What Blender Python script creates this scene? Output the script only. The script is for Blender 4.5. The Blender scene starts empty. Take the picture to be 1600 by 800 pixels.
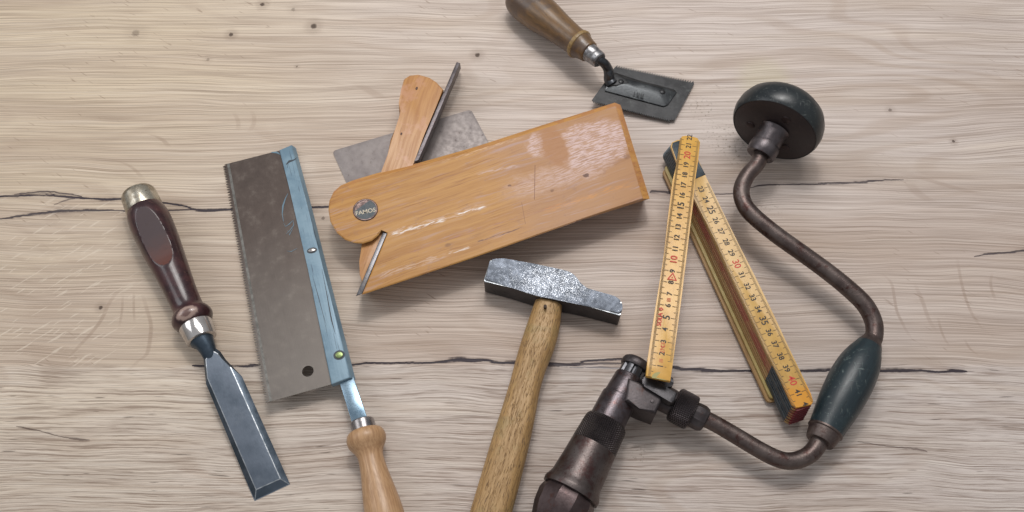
import bpy, bmesh, math, random
from mathutils import Vector, Matrix
random.seed(7)
sc = bpy.context.scene
C = sc.collection
# ------------------------------------------------------------------ camera model
F, TH, H = 1500.0, math.radians(25), 0.690
CAM = Vector((0, -H*math.tan(TH), H))
ct, st = math.cos(TH), math.sin(TH)
def ray(px, py):
    x, y = (px-800)/F, -(py-400)/F
    return Vector((x, y*ct + st, y*st - ct))
def P(px, py, z=0.0):
    d = ray(px, py)
    return CAM + d*((z-CAM.z)/d.z)
def depth(p):
    return (p-CAM).dot(Vector((0, st, -ct)))
def rad(p, hw):
    return hw*depth(p)/F
cd = bpy.data.cameras.new('camera'); co = bpy.data.objects.new('camera', cd); C.objects.link(co)
cd.sensor_width = 36; cd.sensor_fit = 'HORIZONTAL'; cd.lens = F/1600*36
co.location = CAM; co.rotation_euler = (TH, 0, 0)
cd.clip_start = .01; cd.clip_end = 50
sc.camera = co

def onplane(px, py, pl, lift=0.0):
    p0, n = pl; d = ray(px, py); return CAM + d*(((p0-CAM).dot(n)+lift)/d.dot(n))
def plane3(a, b, c):
    n = (b-a).cross(c-a).normalized(); return (a, n if n.z > 0 else -n)
# ------------------------------------------------------------------ helpers: objects
def tag(o, label=None, cat=None, kind=None):
    if label: o['label'] = label
    if cat: o['category'] = cat
    if kind: o['kind'] = kind
    return o
def thing(name, label, cat, base):
    o = bpy.data.objects.new(name, None); C.objects.link(o)
    o.location = base; o.empty_display_size = .02
    return tag(o, label, cat)
def base_of(o):
    b = Vector((0, 0, 0))
    while o is not None:
        b += Vector(o.location); o = o.parent
    return b
def add(name, bm, mats, parent=None, sharp=32, recalc=True):
    if recalc: bmesh.ops.recalc_face_normals(bm, faces=bm.faces[:])
    b = base_of(parent)
    for v in bm.verts: v.co -= b
    me = bpy.data.meshes.new(name); bm.to_mesh(me); bm.free()
    if not isinstance(mats, (list, tuple)): mats = [mats]
    for m in mats: me.materials.append(m)
    for p in me.polygons: p.use_smooth = True
    me.set_sharp_from_angle(angle=math.radians(sharp))
    o = bpy.data.objects.new(name, me); C.objects.link(o)
    if parent is not None: o.parent = parent
    return o
def V(*a): return Vector(a)

def sweep(bm, st_, n=40, cap=True, ref=None, clamp=None, mi=0):
    """st_: list of (pos, rx, rz); clamp(i,vec)->vec optional"""
    rings = []; tp = None
    m = len(st_)
    for i, s in enumerate(st_):
        p, rx = s[0], s[1]; rz = s[2] if len(s) > 2 else s[1]
        a, b = i, i
        while a > 0 and (st_[a][0]-p).length < 1e-6: a -= 1
        while b < m-1 and (st_[b][0]-p).length < 1e-6: b += 1
        a = max(0, min(a, i-1)) if i > 0 else 0
        while a > 0 and (st_[a][0]-p).length < 1e-6: a -= 1
        t = (st_[b][0]-st_[a][0])
        if t.length < 1e-9: t = st_[-1][0]-st_[0][0]
        t.normalize()
        if i and t.dot(tp) < 0: t = -t
        tp = t
        up0 = ref or V(0, 0, 1)
        side = t.cross(up0).normalized(); up = side.cross(t).normalized()
        ring = []
        for k in range(n):
            an = 2*math.pi*k/n
            v = p + side*rx*math.cos(an) + up*rz*math.sin(an)
            ring.append(bm.verts.new(v))
        rings.append(ring)
    for i in range(m-1):
        for k in range(n):
            f = bm.faces.new((rings[i][k], rings[i][(k+1) % n], rings[i+1][(k+1) % n], rings[i+1][k])); f.material_index = mi
    if cap:
        for r in (rings[0], rings[-1]):
            f = bm.faces.new(r); f.material_index = mi
    return rings

def lerp(a, b, t): return a+(b-a)*t
def smooth_prof(prof, k=6):
    """catmull-rom resample of list of tuples"""
    out = []
    n = len(prof)
    for i in range(n-1):
        p0, p1, p2, p3 = prof[max(i-1, 0)], prof[i], prof[i+1], prof[min(i+2, n-1)]
        for j in range(k):
            t = j/k
            out.append(tuple(0.5*((2*b)+(-a+c)*t+(2*a-5*b+4*c-d)*t*t+(-a+3*b-3*c+d)*t**3) for a, b, c, d in zip(p0, p1, p2, p3)))
    out.append(tuple(prof[-1]))
    return out
class Axis:
    """straight lathe axis given by two photo points and their heights"""
    def __init__(s, a, za, b, zb):
        s.a, s.za, s.b, s.zb = a, za, b, zb
        s.L = math.hypot(b[0]-a[0], b[1]-a[1])
        s.A = P(a[0], a[1], za); s.B = P(b[0], b[1], zb); s.D = (s.B-s.A).normalized()
    def at(s, d):
        t = d/s.L
        q = P(s.a[0]+(s.b[0]-s.a[0])*t, s.a[1]+(s.b[1]-s.a[1])*t, s.za+(s.zb-s.za)*t)
        return s.A + s.D*((q-s.A).dot(s.D))
    def st(s, prof, flat=1.0):
        out = []
        for d, hw in prof:
            p = s.at(d); r = rad(p, hw)
            out.append((p, r, r*flat))
        return out
def lathe(bm, ax, prof, n=48, flat=1.0, cap=True, mi=0):
    return sweep(bm, ax.st(prof, flat), n=n, cap=cap, mi=mi)

def prism(top, bot, bm=None, bev=0, seg=2, bevmat=-1, top_only=True, mi=0):
    own = bm is None
    if own: bm = bmesh.new()
    tv = [bm.verts.new(v) for v in top]; bv = [bm.verts.new(v) for v in bot]
    n = len(tv)
    ft = bm.faces.new(tv); fb = bm.faces.new(bv[::-1])
    fs = [bm.faces.new((tv[i], bv[i], bv[(i+1) % n], tv[(i+1) % n])) for i in range(n)]
    for f in [ft, fb]+fs: f.material_index = mi
    if bev > 0:
        ed = list(ft.edges)
        if not top_only: ed += list(fb.edges) + [e for f in fs for e in f.edges if e not in ed]
        ed = list(set(ed))
        bmesh.ops.bevel(bm, geom=ed, offset=bev, segments=seg, affect='EDGES', profile=.5, material=bevmat, clamp_overlap=True)
    return bm
def slab(bm, pts, th, **k):
    """polygon of 3-D points given thickness below its plane"""
    n = Vector((0, 0, 0)); c = sum(pts, V(0, 0, 0))/len(pts)
    for i in range(len(pts)): n += (pts[i]-c).cross(pts[(i+1) % len(pts)]-c)
    n.normalize()
    if n.z < 0: n = -n
    return prism(pts, [p-n*th for p in pts], bm=bm, **k)
def pxpoly(l, z): return [P(a, b, z) for a, b in l]
def roundpoly(pts, r, k=5):
    """round the corners of a 3-D polygon by radius r (list or float)"""
    out = []; n = len(pts)
    for i in range(n):
        rr = r[i] if isinstance(r, (list, tuple)) else r
        p, a, b = pts[i], pts[i-1], pts[(i+1) % n]
        if rr <= 0: out.append(p); continue
        da, db = (a-p), (b-p); la, lb = da.length, db.length
        q = min(rr, la*.45, lb*.45); A = p+da*q/la; B = p+db*q/lb
        for j in range(k+1):
            t = j/k; out.append(A*(1-t)**2+p*2*t*(1-t)+B*t*t)
    return out
def box(bm, c, ex, ey, ez, X=None, Y=None, bev=0, mi=0):
    X = (X or V(1, 0, 0)).normalized(); Y = (Y or V(0, 1, 0)).normalized(); Z = X.cross(Y).normalized()
    t = [c+X*sx*ex/2+Y*sy*ey/2+Z*ez/2 for sx, sy in ((-1, -1), (1, -1), (1, 1), (-1, 1))]
    return prism(t, [p-Z*ez for p in t], bm=bm, bev=bev, top_only=False, mi=mi)
def text_bm(s, size, org, X, Y, bm, lift=0.0, bold=0, depth_=0.0, align='CENTER'):
    cu = bpy.data.curves.new('t', 'FONT'); cu.body = s; cu.size = size; cu.align_x = align; cu.align_y = 'CENTER'; cu.resolution_u = 3; cu.offset = bold
    ob = bpy.data.objects.new('t', cu); C.objects.link(ob)
    dg = bpy.context.evaluated_depsgraph_get(); me = bpy.data.meshes.new_from_object(ob.evaluated_get(dg))
    Z = X.cross(Y).normalized()
    vs = [bm.verts.new(org+X*v.co.x+Y*v.co.y+Z*lift) for v in me.vertices]
    for p in me.polygons:
        try: bm.faces.new([vs[i] for i in p.vertices])
        except ValueError: pass
    bpy.data.objects.remove(ob); bpy.data.curves.remove(cu); bpy.data.meshes.remove(me)

# ------------------------------------------------------------------ helpers: materials
def s2l(c):
    return tuple((x/255/12.92 if x/255 <= .04045 else ((x/255+.055)/1.055)**2.4) for x in c)+(1.0,)
class M:
    def __init__(s, name):
        s.m = bpy.data.materials.new(name); s.m.use_nodes = True
        s.t = s.m.node_tree; s.n = s.t.nodes; s.b = s.n['Principled BSDF']
        s.co = s.n.new('ShaderNodeTexCoord').outputs['Object']
    def link(s, a, b): s.t.links.new(a, b)
    def put(s, sock, v):
        if isinstance(v, bpy.types.NodeSocket): s.link(v, sock)
        elif v is not None: sock.default_value = v
    def math(s, op, a, b=None, c=None, clamp=False):
        n = s.n.new('ShaderNodeMath'); n.operation = op; n.use_clamp = clamp
        for i, v in enumerate((a, b, c)): s.put(n.inputs[i], v)
        return n.outputs[0]
    def vm(s, op, a, b=None):
        n = s.n.new('ShaderNodeVectorMath'); n.operation = op
        s.put(n.inputs[0], a); s.put(n.inputs[1], b)
        return n.outputs['Value'] if op in ('DOT_PRODUCT', 'LENGTH', 'DISTANCE') else n.outputs[0]
    def sep(s, v=None):
        n = s.n.new('ShaderNodeSeparateXYZ'); s.put(n.inputs[0], v or s.co); return n.outputs
    def comb(s, x, y, z):
        n = s.n.new('ShaderNodeCombineXYZ')
        for i, v in enumerate((x, y, z)): s.put(n.inputs[i], v)
        return n.outputs[0]
    def noise(s, v, scale, detail=4, rough=.55, dist=0, color=False):
        n = s.n.new('ShaderNodeTexNoise'); s.put(n.inputs['Vector'], v)
        n.inputs['Scale'].default_value = scale; n.inputs['Detail'].default_value = detail
        n.inputs['Roughness'].default_value = rough; n.inputs['Distortion'].default_value = dist
        return n.outputs['Color' if color else 'Fac']
    def vor(s, v, scale, feature='F1'):
        n = s.n.new('ShaderNodeTexVoronoi'); n.feature = feature; s.put(n.inputs['Vector'], v); n.inputs['Scale'].default_value = scale
        return n.outputs['Distance']
    def mapr(s, v, a, b, c=0., d=1., smooth=True):
        n = s.n.new('ShaderNodeMapRange'); n.interpolation_type = 'SMOOTHSTEP' if smooth else 'LINEAR'; n.clamp = True
        s.put(n.inputs['Value'], v)
        for k, x in zip(('From Min', 'From Max', 'To Min', 'To Max'), (a, b, c, d)): s.put(n.inputs[k], x)
        return n.outputs[0]
    def mix(s, f, a, b, mode='MIX'):
        n = s.n.new('ShaderNodeMix'); n.data_type = 'RGBA'; n.blend_type = mode
        s.put(n.inputs[0], f); s.put(n.inputs[6], a); s.put(n.inputs[7], b)
        return n.outputs[2]
    def bump(s, h, strength, dist=.001, nrm=None):
        n = s.n.new('ShaderNodeBump'); s.put(n.inputs['Height'], h); s.put(n.inputs['Strength'], strength); n.inputs['Distance'].default_value = dist
        if nrm: s.link(nrm, n.inputs['Normal'])
        return n.outputs[0]
    def fcurve(s, x, pts):
        n = s.n.new('ShaderNodeFloatCurve'); c = n.mapping.curves[0]
        pts = sorted(pts)
        c.points[0].location = pts[0]; c.points[1].location = pts[-1]
        for p in pts[1:-1]: c.points.new(*p)
        for p in c.points: p.handle_type = 'AUTO_CLAMPED'
        n.mapping.extend = 'HORIZONTAL'; n.mapping.update(); s.put(n.inputs['Value'], x)
        return n.outputs[0]
    def out(s, color=None, rough=None, metal=None, normal=None, spec=None, coat=None, coatr=None):
        for k, v in (('Base Color', color), ('Roughness', rough), ('Metallic', metal), ('Normal', normal), ('Specular IOR Level', spec), ('Coat Weight', coat), ('Coat Roughness', coatr)):
            s.put(s.b.inputs[k], v)
        return s.m
    def frame(s, D):
        """coords along (u) and across (v) a direction"""
        D = D.normalized(); S = D.cross(V(0, 0, 1)).normalized(); U = S.cross(D)
        return s.vm('DOT_PRODUCT', s.co, tuple(D)), s.vm('DOT_PRODUCT', s.co, tuple(S)), s.vm('DOT_PRODUCT', s.co, tuple(U))

def metal(name, c1, c2, r1=.3, r2=.5, scale=60, metalness=1.0, c3=None, t3=(.55, .7), bump=.15, bscale=900, scratch=None, fine=None):
    m = M(name)
    n1 = m.noise(m.co, scale, 6, .62)
    f = m.mapr(n1, .36, .64)
    col = m.mix(f, s2l(c1), s2l(c2))
    if c3:
        n3 = m.noise(m.vm('ADD', m.co, (3.1, 1.7, 0.4)), scale*1.7, 7, .7)
        col = m.mix(m.mapr(n3, *t3), col, s2l(c3))
    n2 = m.noise(m.co, bscale, 3, .6)
    if fine:
        col = m.mix(m.mapr(n2, fine[1], fine[2]), col, s2l(fine[0]))
    ro = m.math('ADD', m.mapr(n1, .3, .7, r1, r2), m.math('MULTIPLY', m.math('SUBTRACT', n2, .5), .25), clamp=True)
    h = n2
    if scratch is not None:
        u, v, w = m.frame(scratch)
        sn = m.noise(m.comb(m.math('MULTIPLY', u, 30), m.math('MULTIPLY', v, 2500), m.math('MULTIPLY', w, 2500)), 1, 3, .6)
        col = m.mix(m.mapr(sn, .5, .75, 0, .25), col, m.mix(1, col, (1.6, 1.6, 1.6, 1), 'MULTIPLY'))
        h = m.math('ADD', n2, sn)
    return m.out(col, ro, metalness*(.8 if metalness == 1 else 1), m.bump(h, bump, .0004))

def wood(name, D, c1, c2, cdark, r=.45, along=14, across=420, bump=.25, coat=0, dark=(.58, .72), patch=None, pt=(.5, .62), darkmix=.8):
    m = M(name)
    u, v, w = m.frame(D)
    wv = m.noise(m.co, 22, 2, .5)
    v2 = m.math('ADD', v, m.math('MULTIPLY', wv, .006))
    cc = m.comb(m.math('MULTIPLY', u, along), m.math('MULTIPLY', v2, across), m.math('MULTIPLY', w, across))
    g = m.noise(cc, 1, 5, .6)
    g2 = m.noise(m.vm('MULTIPLY', cc, (4, 3.0, 3.0)), 1, 3, .6)
    col = m.mix(m.mapr(g, .35, .65), s2l(c1), s2l(c2))
    if patch:
        pn = m.noise(m.co, 45, 5, .65)
        col = m.mix(m.mapr(pn, *pt), col, s2l(patch))
    col = m.mix(m.mapr(g2, dark[0], dark[1], 0, darkmix), col, s2l(cdark))
    h = m.math('SUBTRACT', g, m.mapr(g2, dark[0], dark[1]))
    ro = m.mapr(g, .3, .7, r-.06, r+.08)
    return m.out(col, ro, 0, m.bump(h, bump, .0005), coat=coat, coatr=.25)
def flatmat(name, c, r=.5, metal_=0, spec=.5):
    m = M(name); n = m.noise(m.co, 300, 4, .6)
    a = s2l(c); b = tuple(x*.75 for x in a[:3])+(1,)
    return m.out(m.mix(n, a, b), r, metal_, spec=spec)

# ------------------------------------------------------------------ tabletop
def table_material():
    m = M('oak_laminate')
    X, Y, Z = m.sep()
    def yy(px, py): return P(px, py, 0)
    # board regions (front, middle, back) split along the cracks
    yB = yy(800, 572).y; yA = yy(300, 325).y
    wob = m.math('MULTIPLY', m.math('SUBTRACT', m.noise(m.comb(X, 0, 0), 9, 2), .5), .012)
    Yw = m.math('ADD', Y, wob)
    front = m.mapr(Yw, yB+.002, yB-.002); back = m.mapr(Yw, yA-.012, yA+.03)
    mid = m.math('SUBTRACT', m.math('SUBTRACT', 1, front), back, clamp=True)
    # slow warp of the grain
    w1 = m.noise(m.comb(m.math('MULTIPLY', X, 3.2), m.math('MULTIPLY', Y, 7), 0), 1, 3, .5)
    w2 = m.noise(m.comb(m.math('MULTIPLY', X, 26), m.math('MULTIPLY', Y, 60), 1.7), 1, 2, .5)
    w3 = m.noise(m.comb(m.math('MULTIPLY', X, 90), m.math('MULTIPLY', Y, 160), 4.7), 1, 2, .5)
    yg = m.math('ADD', Y, m.math('MULTIPLY', w1, .032))
    yg = m.math('ADD', yg, m.math('MULTIPLY', w2, m.mapr(front, 0, 1, .0002, .0018)))
    yg = m.math('ADD', yg, m.math('MULTIPLY', w3, m.mapr(front, 0, 1, .0001, .0007)))
    def grain(sx, sy, z, d=3, r=.55):
        return m.noise(m.comb(m.math('MULTIPLY', X, sx), m.math('MULTIPLY', yg, sy), z), 1, d, r)
    gF = grain(19, 760, 0.3, 3, .70)      # coarse brushed lines, front board
    gM = grain(7, 1250, 2.3, 3, .62)      # fine lines, other boards
    sel = m.n.new('ShaderNodeMix'); m.put(sel.inputs[0], front); m.put(sel.inputs[2], gM); m.put(sel.inputs[3], gF); gA = sel.outputs[0]
    gB = grain(10, 2200, 5.2, 1, .5)      # very fine lines
    gC = grain(40, 760, 9.1, 1, .5)       # short dark pores
    big = m.noise(m.comb(m.math('MULTIPLY', X, 4), m.math('MULTIPLY', yg, 26), 3), 1, 4, .55)
    blot = m.noise(m.comb(m.math('MULTIPLY', X, 5), m.math('MULTIPLY', Y, 9), 7), 1, 3, .5)
    # base tone
    warm = s2l((214, 196, 171)); cool = s2l((213, 200, 192)); grey = s2l((198, 180, 163))
    fx = m.mapr(m.math('ADD', X, m.math('MULTIPLY', blot, .3)), -.25, .25)
    col = m.mix(fx, warm, cool)
    col = m.mix(m.mapr(big, .42, .68, 0, .45), col, grey)
    col = m.mix(m.math('MULTIPLY', mid, m.mapr(blot, .35, .6, .1, .5)), col, s2l((194, 174, 158)))
    col = m.mix(m.math('MULTIPLY', front, .35), col, s2l((206, 196, 190)))
    band = m.noise(m.comb(m.math('MULTIPLY', X, 1.4), m.math('MULTIPLY', yg, 15), 21.0), 1, 3, .55)
    col = m.mix(m.mapr(band, .46, .68, 0, .45), col, s2l((176, 153, 136)))
    col = m.mix(m.mapr(band, .44, .30, 0, .5), col, s2l((226, 210, 190)))
    # growth rings: contour lines of a slowly varying field
    gr = m.noise(m.comb(m.math('MULTIPLY', X, 2.6), m.math('MULTIPLY', Y, 8), 11.0), 1, 2, .45)
    rg = m.math('SINE', m.math('ADD', m.math('MULTIPLY', gr, 95), m.math('MULTIPLY', Y, 160)))
    col = m.mix(m.math('MULTIPLY', m.mapr(rg, .1, 1), m.mapr(blot, .40, .62, .04, .30)), col, s2l((170, 146, 126)))
    # grain colour
    amp = m.math('ADD', m.math('MULTIPLY', front, .64), m.math('ADD', m.math('MULTIPLY', mid, .42), m.math('MULTIPLY', back, .42)))
    dk = m.math('MULTIPLY', m.mapr(gA, .51, .64), amp)
    col = m.mix(dk, col, s2l((122, 99, 84)))
    lt = m.math('MULTIPLY', m.mapr(gA, .48, .37), m.math('MULTIPLY', amp, .55))
    col = m.mix(lt, col, s2l((226, 216, 204)))
    f2 = m.math('MULTIPLY', m.mapr(gB, .48, .64), .5)
    col = m.mix(f2, col, s2l((134, 114, 100)))
    pores = m.math('MULTIPLY', m.mapr(gC, .72, .80), m.math('ADD', m.math('MULTIPLY', front, .7), .15))
    col = m.mix(pores, col, s2l((86, 68, 60)))
    # slanting medullary flecks in the middle and back boards
    sl = m.math('ADD', m.math('MULTIPLY', X, .6), m.math('MULTIPLY', Y, 1.0))
    sp = m.math('SUBTRACT', m.math('MULTIPLY', Y, .6), m.math('MULTIPLY', X, 1.0))
    fl = m.noise(m.comb(m.math('MULTIPLY', sl, 420), m.math('MULTIPLY', sp, 55), 2.2), 1, 2, .5)
    reg = m.noise(m.comb(X, Y, 3.3), 7, 2, .5)
    fm = m.math('MULTIPLY', m.mapr(fl, .66, .76), m.math('MULTIPLY', m.mapr(reg, .5, .6, 0, .5), m.math('SUBTRACT', 1, front)))
    col = m.mix(fm, col, s2l((132, 106, 88)))
    sl2 = m.math('SUBTRACT', m.math('MULTIPLY', X, .75), m.math('MULTIPLY', Y, 1.0))
    fl2 = m.noise(m.comb(m.math('MULTIPLY', sl2, 330), m.math('MULTIPLY', m.math('ADD', X, Y), 35), 8.2), 1, 2, .5)
    fm2 = m.math('MULTIPLY', m.mapr(fl2, .6, .68), m.math('MULTIPLY', m.mapr(X, -.26, -.33, 0, .55), mid))
    col = m.mix(fm2, col, s2l((222, 208, 190)))
    # dark cracks traced board by board
    dark = s2l((58, 50, 56))
    hh = None
    jag = m.math('MULTIPLY', m.math('SUBTRACT', m.noise(m.comb(X, 0, .7), 190, 3, .6), .5), .0014)
    soft = None
    def crack(pts, strength=1.0, col_=dark):
        nonlocal col, hh
        w = [(P(a, b, 0), t) for a, b, t in pts]
        x0, x1 = w[0][0].x, w[-1][0].x; ys = [q.y for q, _ in w]; y0, y1 = min(ys)-.002, max(ys)+.002
        u = m.math('DIVIDE', m.math('SUBTRACT', X, x0), x1-x0)
        cv = m.fcurve(u, [((q.x-x0)/(x1-x0), (q.y-y0)/(y1-y0)) for q, _ in w])
        cw = m.fcurve(u, [((q.x-x0)/(x1-x0), t/10) for q, t in w])
        yc = m.math('ADD', m.math('ADD', m.math('MULTIPLY', cv, y1-y0), y0), jag)
        d = m.math('ABSOLUTE', m.math('SUBTRACT', Y, yc))
        wid = m.math('MULTIPLY', m.math('MULTIPLY', cw, m.mapr(gC, .3, .7, .35, 1.4)), .0044)
        inside = m.math('MULTIPLY', m.math('GREATER_THAN', u, 0), m.math('LESS_THAN', u, 1))
        k = m.math('MULTIPLY', m.math('MULTIPLY', m.math('SUBTRACT', 1, m.math('DIVIDE', d, m.math('ADD', wid, .00005))), 2.2, clamp=True), inside)
        halo = m.math('MULTIPLY', m.math('MULTIPLY', m.math('SUBTRACT', 1, m.math('DIVIDE', d, m.math('ADD', m.math('MULTIPLY', wid, 3), .0002)), clamp=True), inside), .35*strength)
        col = m.mix(halo, col, s2l((110, 92, 92)))
        k = m.math('MULTIPLY', k, strength)
        col = m.mix(k, col, col_)
        hh = k if hh is None else m.math('MAXIMUM', hh, k)
    crack([(-20, 308, 2.6), (30, 306, 3), (60, 305, 3), (110, 308, 2.4), (150, 311, 3.2), (168, 312, 4.2), (190, 311, 2), (230, 313, 2), (262, 318, 2.4), (290, 322, 3), (320, 329, 4), (360, 327, 3.6), (430, 326, 3), (500, 324, 2.6), (530, 322, 2), (700, 318, 1)])
    crack([(-20, 345, 1.6), (10, 341, 2), (40, 336, 3), (75, 332, 3.2), (95, 329, 4), (120, 328.5, 3), (160, 329, 2.2), (230, 329, 2), (290, 328, 1.6), (310, 328, .2)], .9)
    crack([(22, 304, .4), (40, 301.5, 1.6), (75, 300, 2), (100, 302, 1.8), (128, 307, 1.2)], .8)
    crack([(84, 320, .6), (100, 314, 1.4), (118, 309, 1.6)], .6)
    crack([(300, 571, .4), (318, 571.5, 2.5), (345, 571, 1.2), (372, 572, 1.6), (392, 571, 3.2), (410, 570, 1.6), (480, 570, 1.6), (550, 570, 1.4), (575, 567, 2), (640, 567, 2.2), (690, 565, 3), (722, 562, 4.4), (735, 564, 4.4), (752, 563, 5), (775, 566, 4), (810, 567, 4), (850, 570, 5), (890, 570, 4.6), (912, 565, 3), (940, 562, 2.4), (980, 561, 2), (1000, 565, 1.8), (1040, 573, 3.6), (1090, 578, 4.4), (1140, 580, 3.6), (1200, 579, 2.6), (1250, 580, 3.6), (1300, 579, 3.4), (1370, 580, 5), (1400, 580, 5), (1440, 579, 3.4), (1470, 581, 3), (1490, 579, 4), (1512, 581, .3)])
    crack([(850, 572, 2), (880, 571.5, 3), (910, 570, 2), (940, 568, 2), (975, 568, 1.5), (1000, 570, .3)], .75)
    crack([(890, 574, .6), (930, 574, 1.8), (960, 575, 1.6), (1000, 576, .3)], .6, s2l((110, 112, 122)))
    crack([(1015, 301, .5), (1022, 299, 3.5), (1045, 301, 3.5), (1075, 303, 1.2), (1130, 303, 1), (1170, 294, 1.2), (1200, 289, 1.8), (1245, 288, 1.5), (1300, 286.5, 2.6), (1345, 285, 3.4), (1372, 282, 2.2), (1412, 281, .4)], .85)
    crack([(1522, 401, .4), (1545, 397, 2), (1570, 395, 1.6), (1595, 392, 2.6), (1640, 386, 2)], .85)
    crack([(25, 666, .4), (45, 670, 1.8), (60, 673, .8), (90, 681, 1), (120, 686, 1.8), (140, 688, .3)], .7, s2l((84, 66, 56)))
    crack([(1340, 690, .4), (1400, 699, 1.2), (1440, 703, 1.8), (1449, 706, .4)], .6, s2l((96, 78, 70)))
    # broad soft arcs of figured grain
    def arc(pts, wpx, strength, c=(142, 116, 98)):
        nonlocal col
        w = [P(a, b, 0) for a, b in pts]
        y0, y1 = w[0].y, w[-1].y; xs = [q.x for q in w]; x0, x1 = min(xs)-.002, max(xs)+.002
        u = m.math('DIVIDE', m.math('SUBTRACT', Y, y0), y1-y0)
        cv = m.fcurve(u, [((q.y-y0)/(y1-y0), (q.x-x0)/(x1-x0)) for q in w])
        d = m.math('ABSOLUTE', m.math('SUBTRACT', X, m.math('ADD', m.math('MULTIPLY', cv, x1-x0), x0)))
        env = m.math('MULTIPLY', m.math('MULTIPLY', u, m.math('SUBTRACT', 1, u)), 4, clamp=True)
        k = m.math('MULTIPLY', m.math('MULTIPLY', m.mapr(d, wpx*.00055, wpx*.0002), env), m.mapr(gA, .3, .6, strength, strength*.5))
        col = m.mix(k, col, s2l(c))
    arc([(187, 450), (170, 475), (158, 500), (143, 520), (120, 545), (100, 570)], 4, .55)
    arc([(222, 458), (230, 485), (236, 515), (232, 545), (215, 565), (196, 582)], 4, .6)
    arc([(192, 460), (190, 490), (186, 512)], 2.5, .5); arc([(209, 455), (209, 480), (210, 505)], 2.5, .5)
    arc([(375, 428), (392, 450), (400, 482), (414, 505), (428, 535)], 3, .55); arc([(1428, 440), (1441, 470), (1452, 500), (1466, 522)], 4, .4)
    arc([(1376, 425), (1395, 450), (1400, 480), (1410, 505), (1424, 530)], 3, .55)
    arc([(1495, 400), (1502, 440), (1512, 475), (1528, 505), (1545, 522)], 3, .5)
    arc([(1465, 495), (1472, 520), (1484, 543)], 2.5, .5); arc([(1550, 425), (1549, 450), (1556, 472)], 3, .45)
    arc([(1507, 530), (1516, 545), (1530, 556)], 2.5, .5)
    arc([(1405, 268), (1440, 278), (1480, 290), (1510, 298), (1540, 306)], 14, .35)
    arc([(1420, 285), (1432, 300), (1450, 312), (1462, 318)], 12, .35)
    arc([(555, 130), (575, 140), (600, 156)], 14, .35); arc([(365, 175), (372, 190), (372, 205)], 5, .35)
    arc([(393, 172), (397, 190), (388, 208)], 5, .35); arc([(228, 208), (250, 216), (265, 230)], 6, .5)
    arc([(170, 248), (200, 258), (225, 280)], 5, .4)
    # knots
    def knot(px, py, rpx, s=.9, c=(74, 58, 48)):
        nonlocal col
        q = P(px, py, 0)
        dv = m.vm('SUBTRACT', m.comb(X, m.math('MULTIPLY', Y, .95), 0), (q.x, q.y*.95, 0))
        d = m.math('ADD', m.vm('LENGTH', dv), m.math('MULTIPLY', m.math('SUBTRACT', m.noise(m.co, 500, 2), .5), .0022))
        col = m.mix(m.mapr(d, rpx*.0022, rpx*.0006, 0, s*.3), col, s2l((120, 98, 84)))
        col = m.mix(m.mapr(d, rpx*.00062, rpx*.0003, 0, s), col, s2l(c))
    for k in ((410, 7, 4), (361, 54, 4), (490, 41, 5.5), (746, 86, 4.5), (157, 480.5, 3), (1490, 221, 2.6), (1391, 172, 3.2, .6), (458, 15, 4, .4), (212, 52, 7, .4), (464, 104, 1.8, .6), (325, 93, 3, .4), (505, 341, 3, .6)): knot(*k)
    # crumbs of dirt near the brace and the veneer saw
    dn = m.noise(m.co, 420, 3, .7)
    def dirt(px, py, r, s):
        nonlocal col
        q = P(px, py, 0); d = m.vm('LENGTH', m.vm('SUBTRACT', m.comb(X, Y, 0), (q.x, q.y, 0)))
        col = m.mix(m.math('MULTIPLY', m.mapr(dn, .56, .66), m.mapr(d, r*.00055, r*.0002, 0, s)), col, s2l((104, 88, 66)))
    dirt(1095, 170, 30, .6); dirt(1130, 215, 45, .6); dirt(1165, 245, 40, .5); dirt(1000, 710, 18, .6); dirt(1200, 330, 30, .3)
    q = P(1195, 125, 0); d = m.vm('LENGTH', m.vm('SUBTRACT', m.comb(X, Y, 0), (q.x, q.y, 0)))
    col = m.mix(m.mapr(d, .03, .012, 0, .3), col, s2l((196, 188, 150)))
    gs = m.math('ADD', m.math('MULTIPLY', gA, amp), m.math('MULTIPLY', gB, .35))
    h = m.math('SUBTRACT', m.math('MULTIPLY', gs, -1), m.math('MULTIPLY', m.math('ADD', hh, pores), .6))
    nr = m.bump(h, .8, .0011)
    return m.out(col, m.mapr(gA, .3, .7, .46, .62), 0, nr, spec=.4)
bm = bmesh.new()
box(bm, V(0, .05, -.015), 2.2, 1.3, .03, bev=.0015)
tag(add('tabletop', bm, table_material()), kind='structure')

# ------------------------------------------------------------------ shared materials
chrome = metal('bright_ferrule_steel', (206, 202, 200), (184, 178, 172), .10, .2, 60, bump=.02)
worn = metal('worn_bright_edge', (190, 194, 198), (140, 146, 152), .3, .45, 200, bump=.1)
iron_dark = metal('dark_iron', (70, 65, 66), (92, 86, 87), .4, .56, 70, c3=(84, 62, 56), t3=(.55, .72), bump=.3)
iron_brown = metal('browned_iron', (88, 76, 73), (106, 95, 91), .36, .5, 80, c3=(74, 50, 46), t3=(.5, .68), bump=.35, fine=((150, 144, 146), .68, .76))

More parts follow.
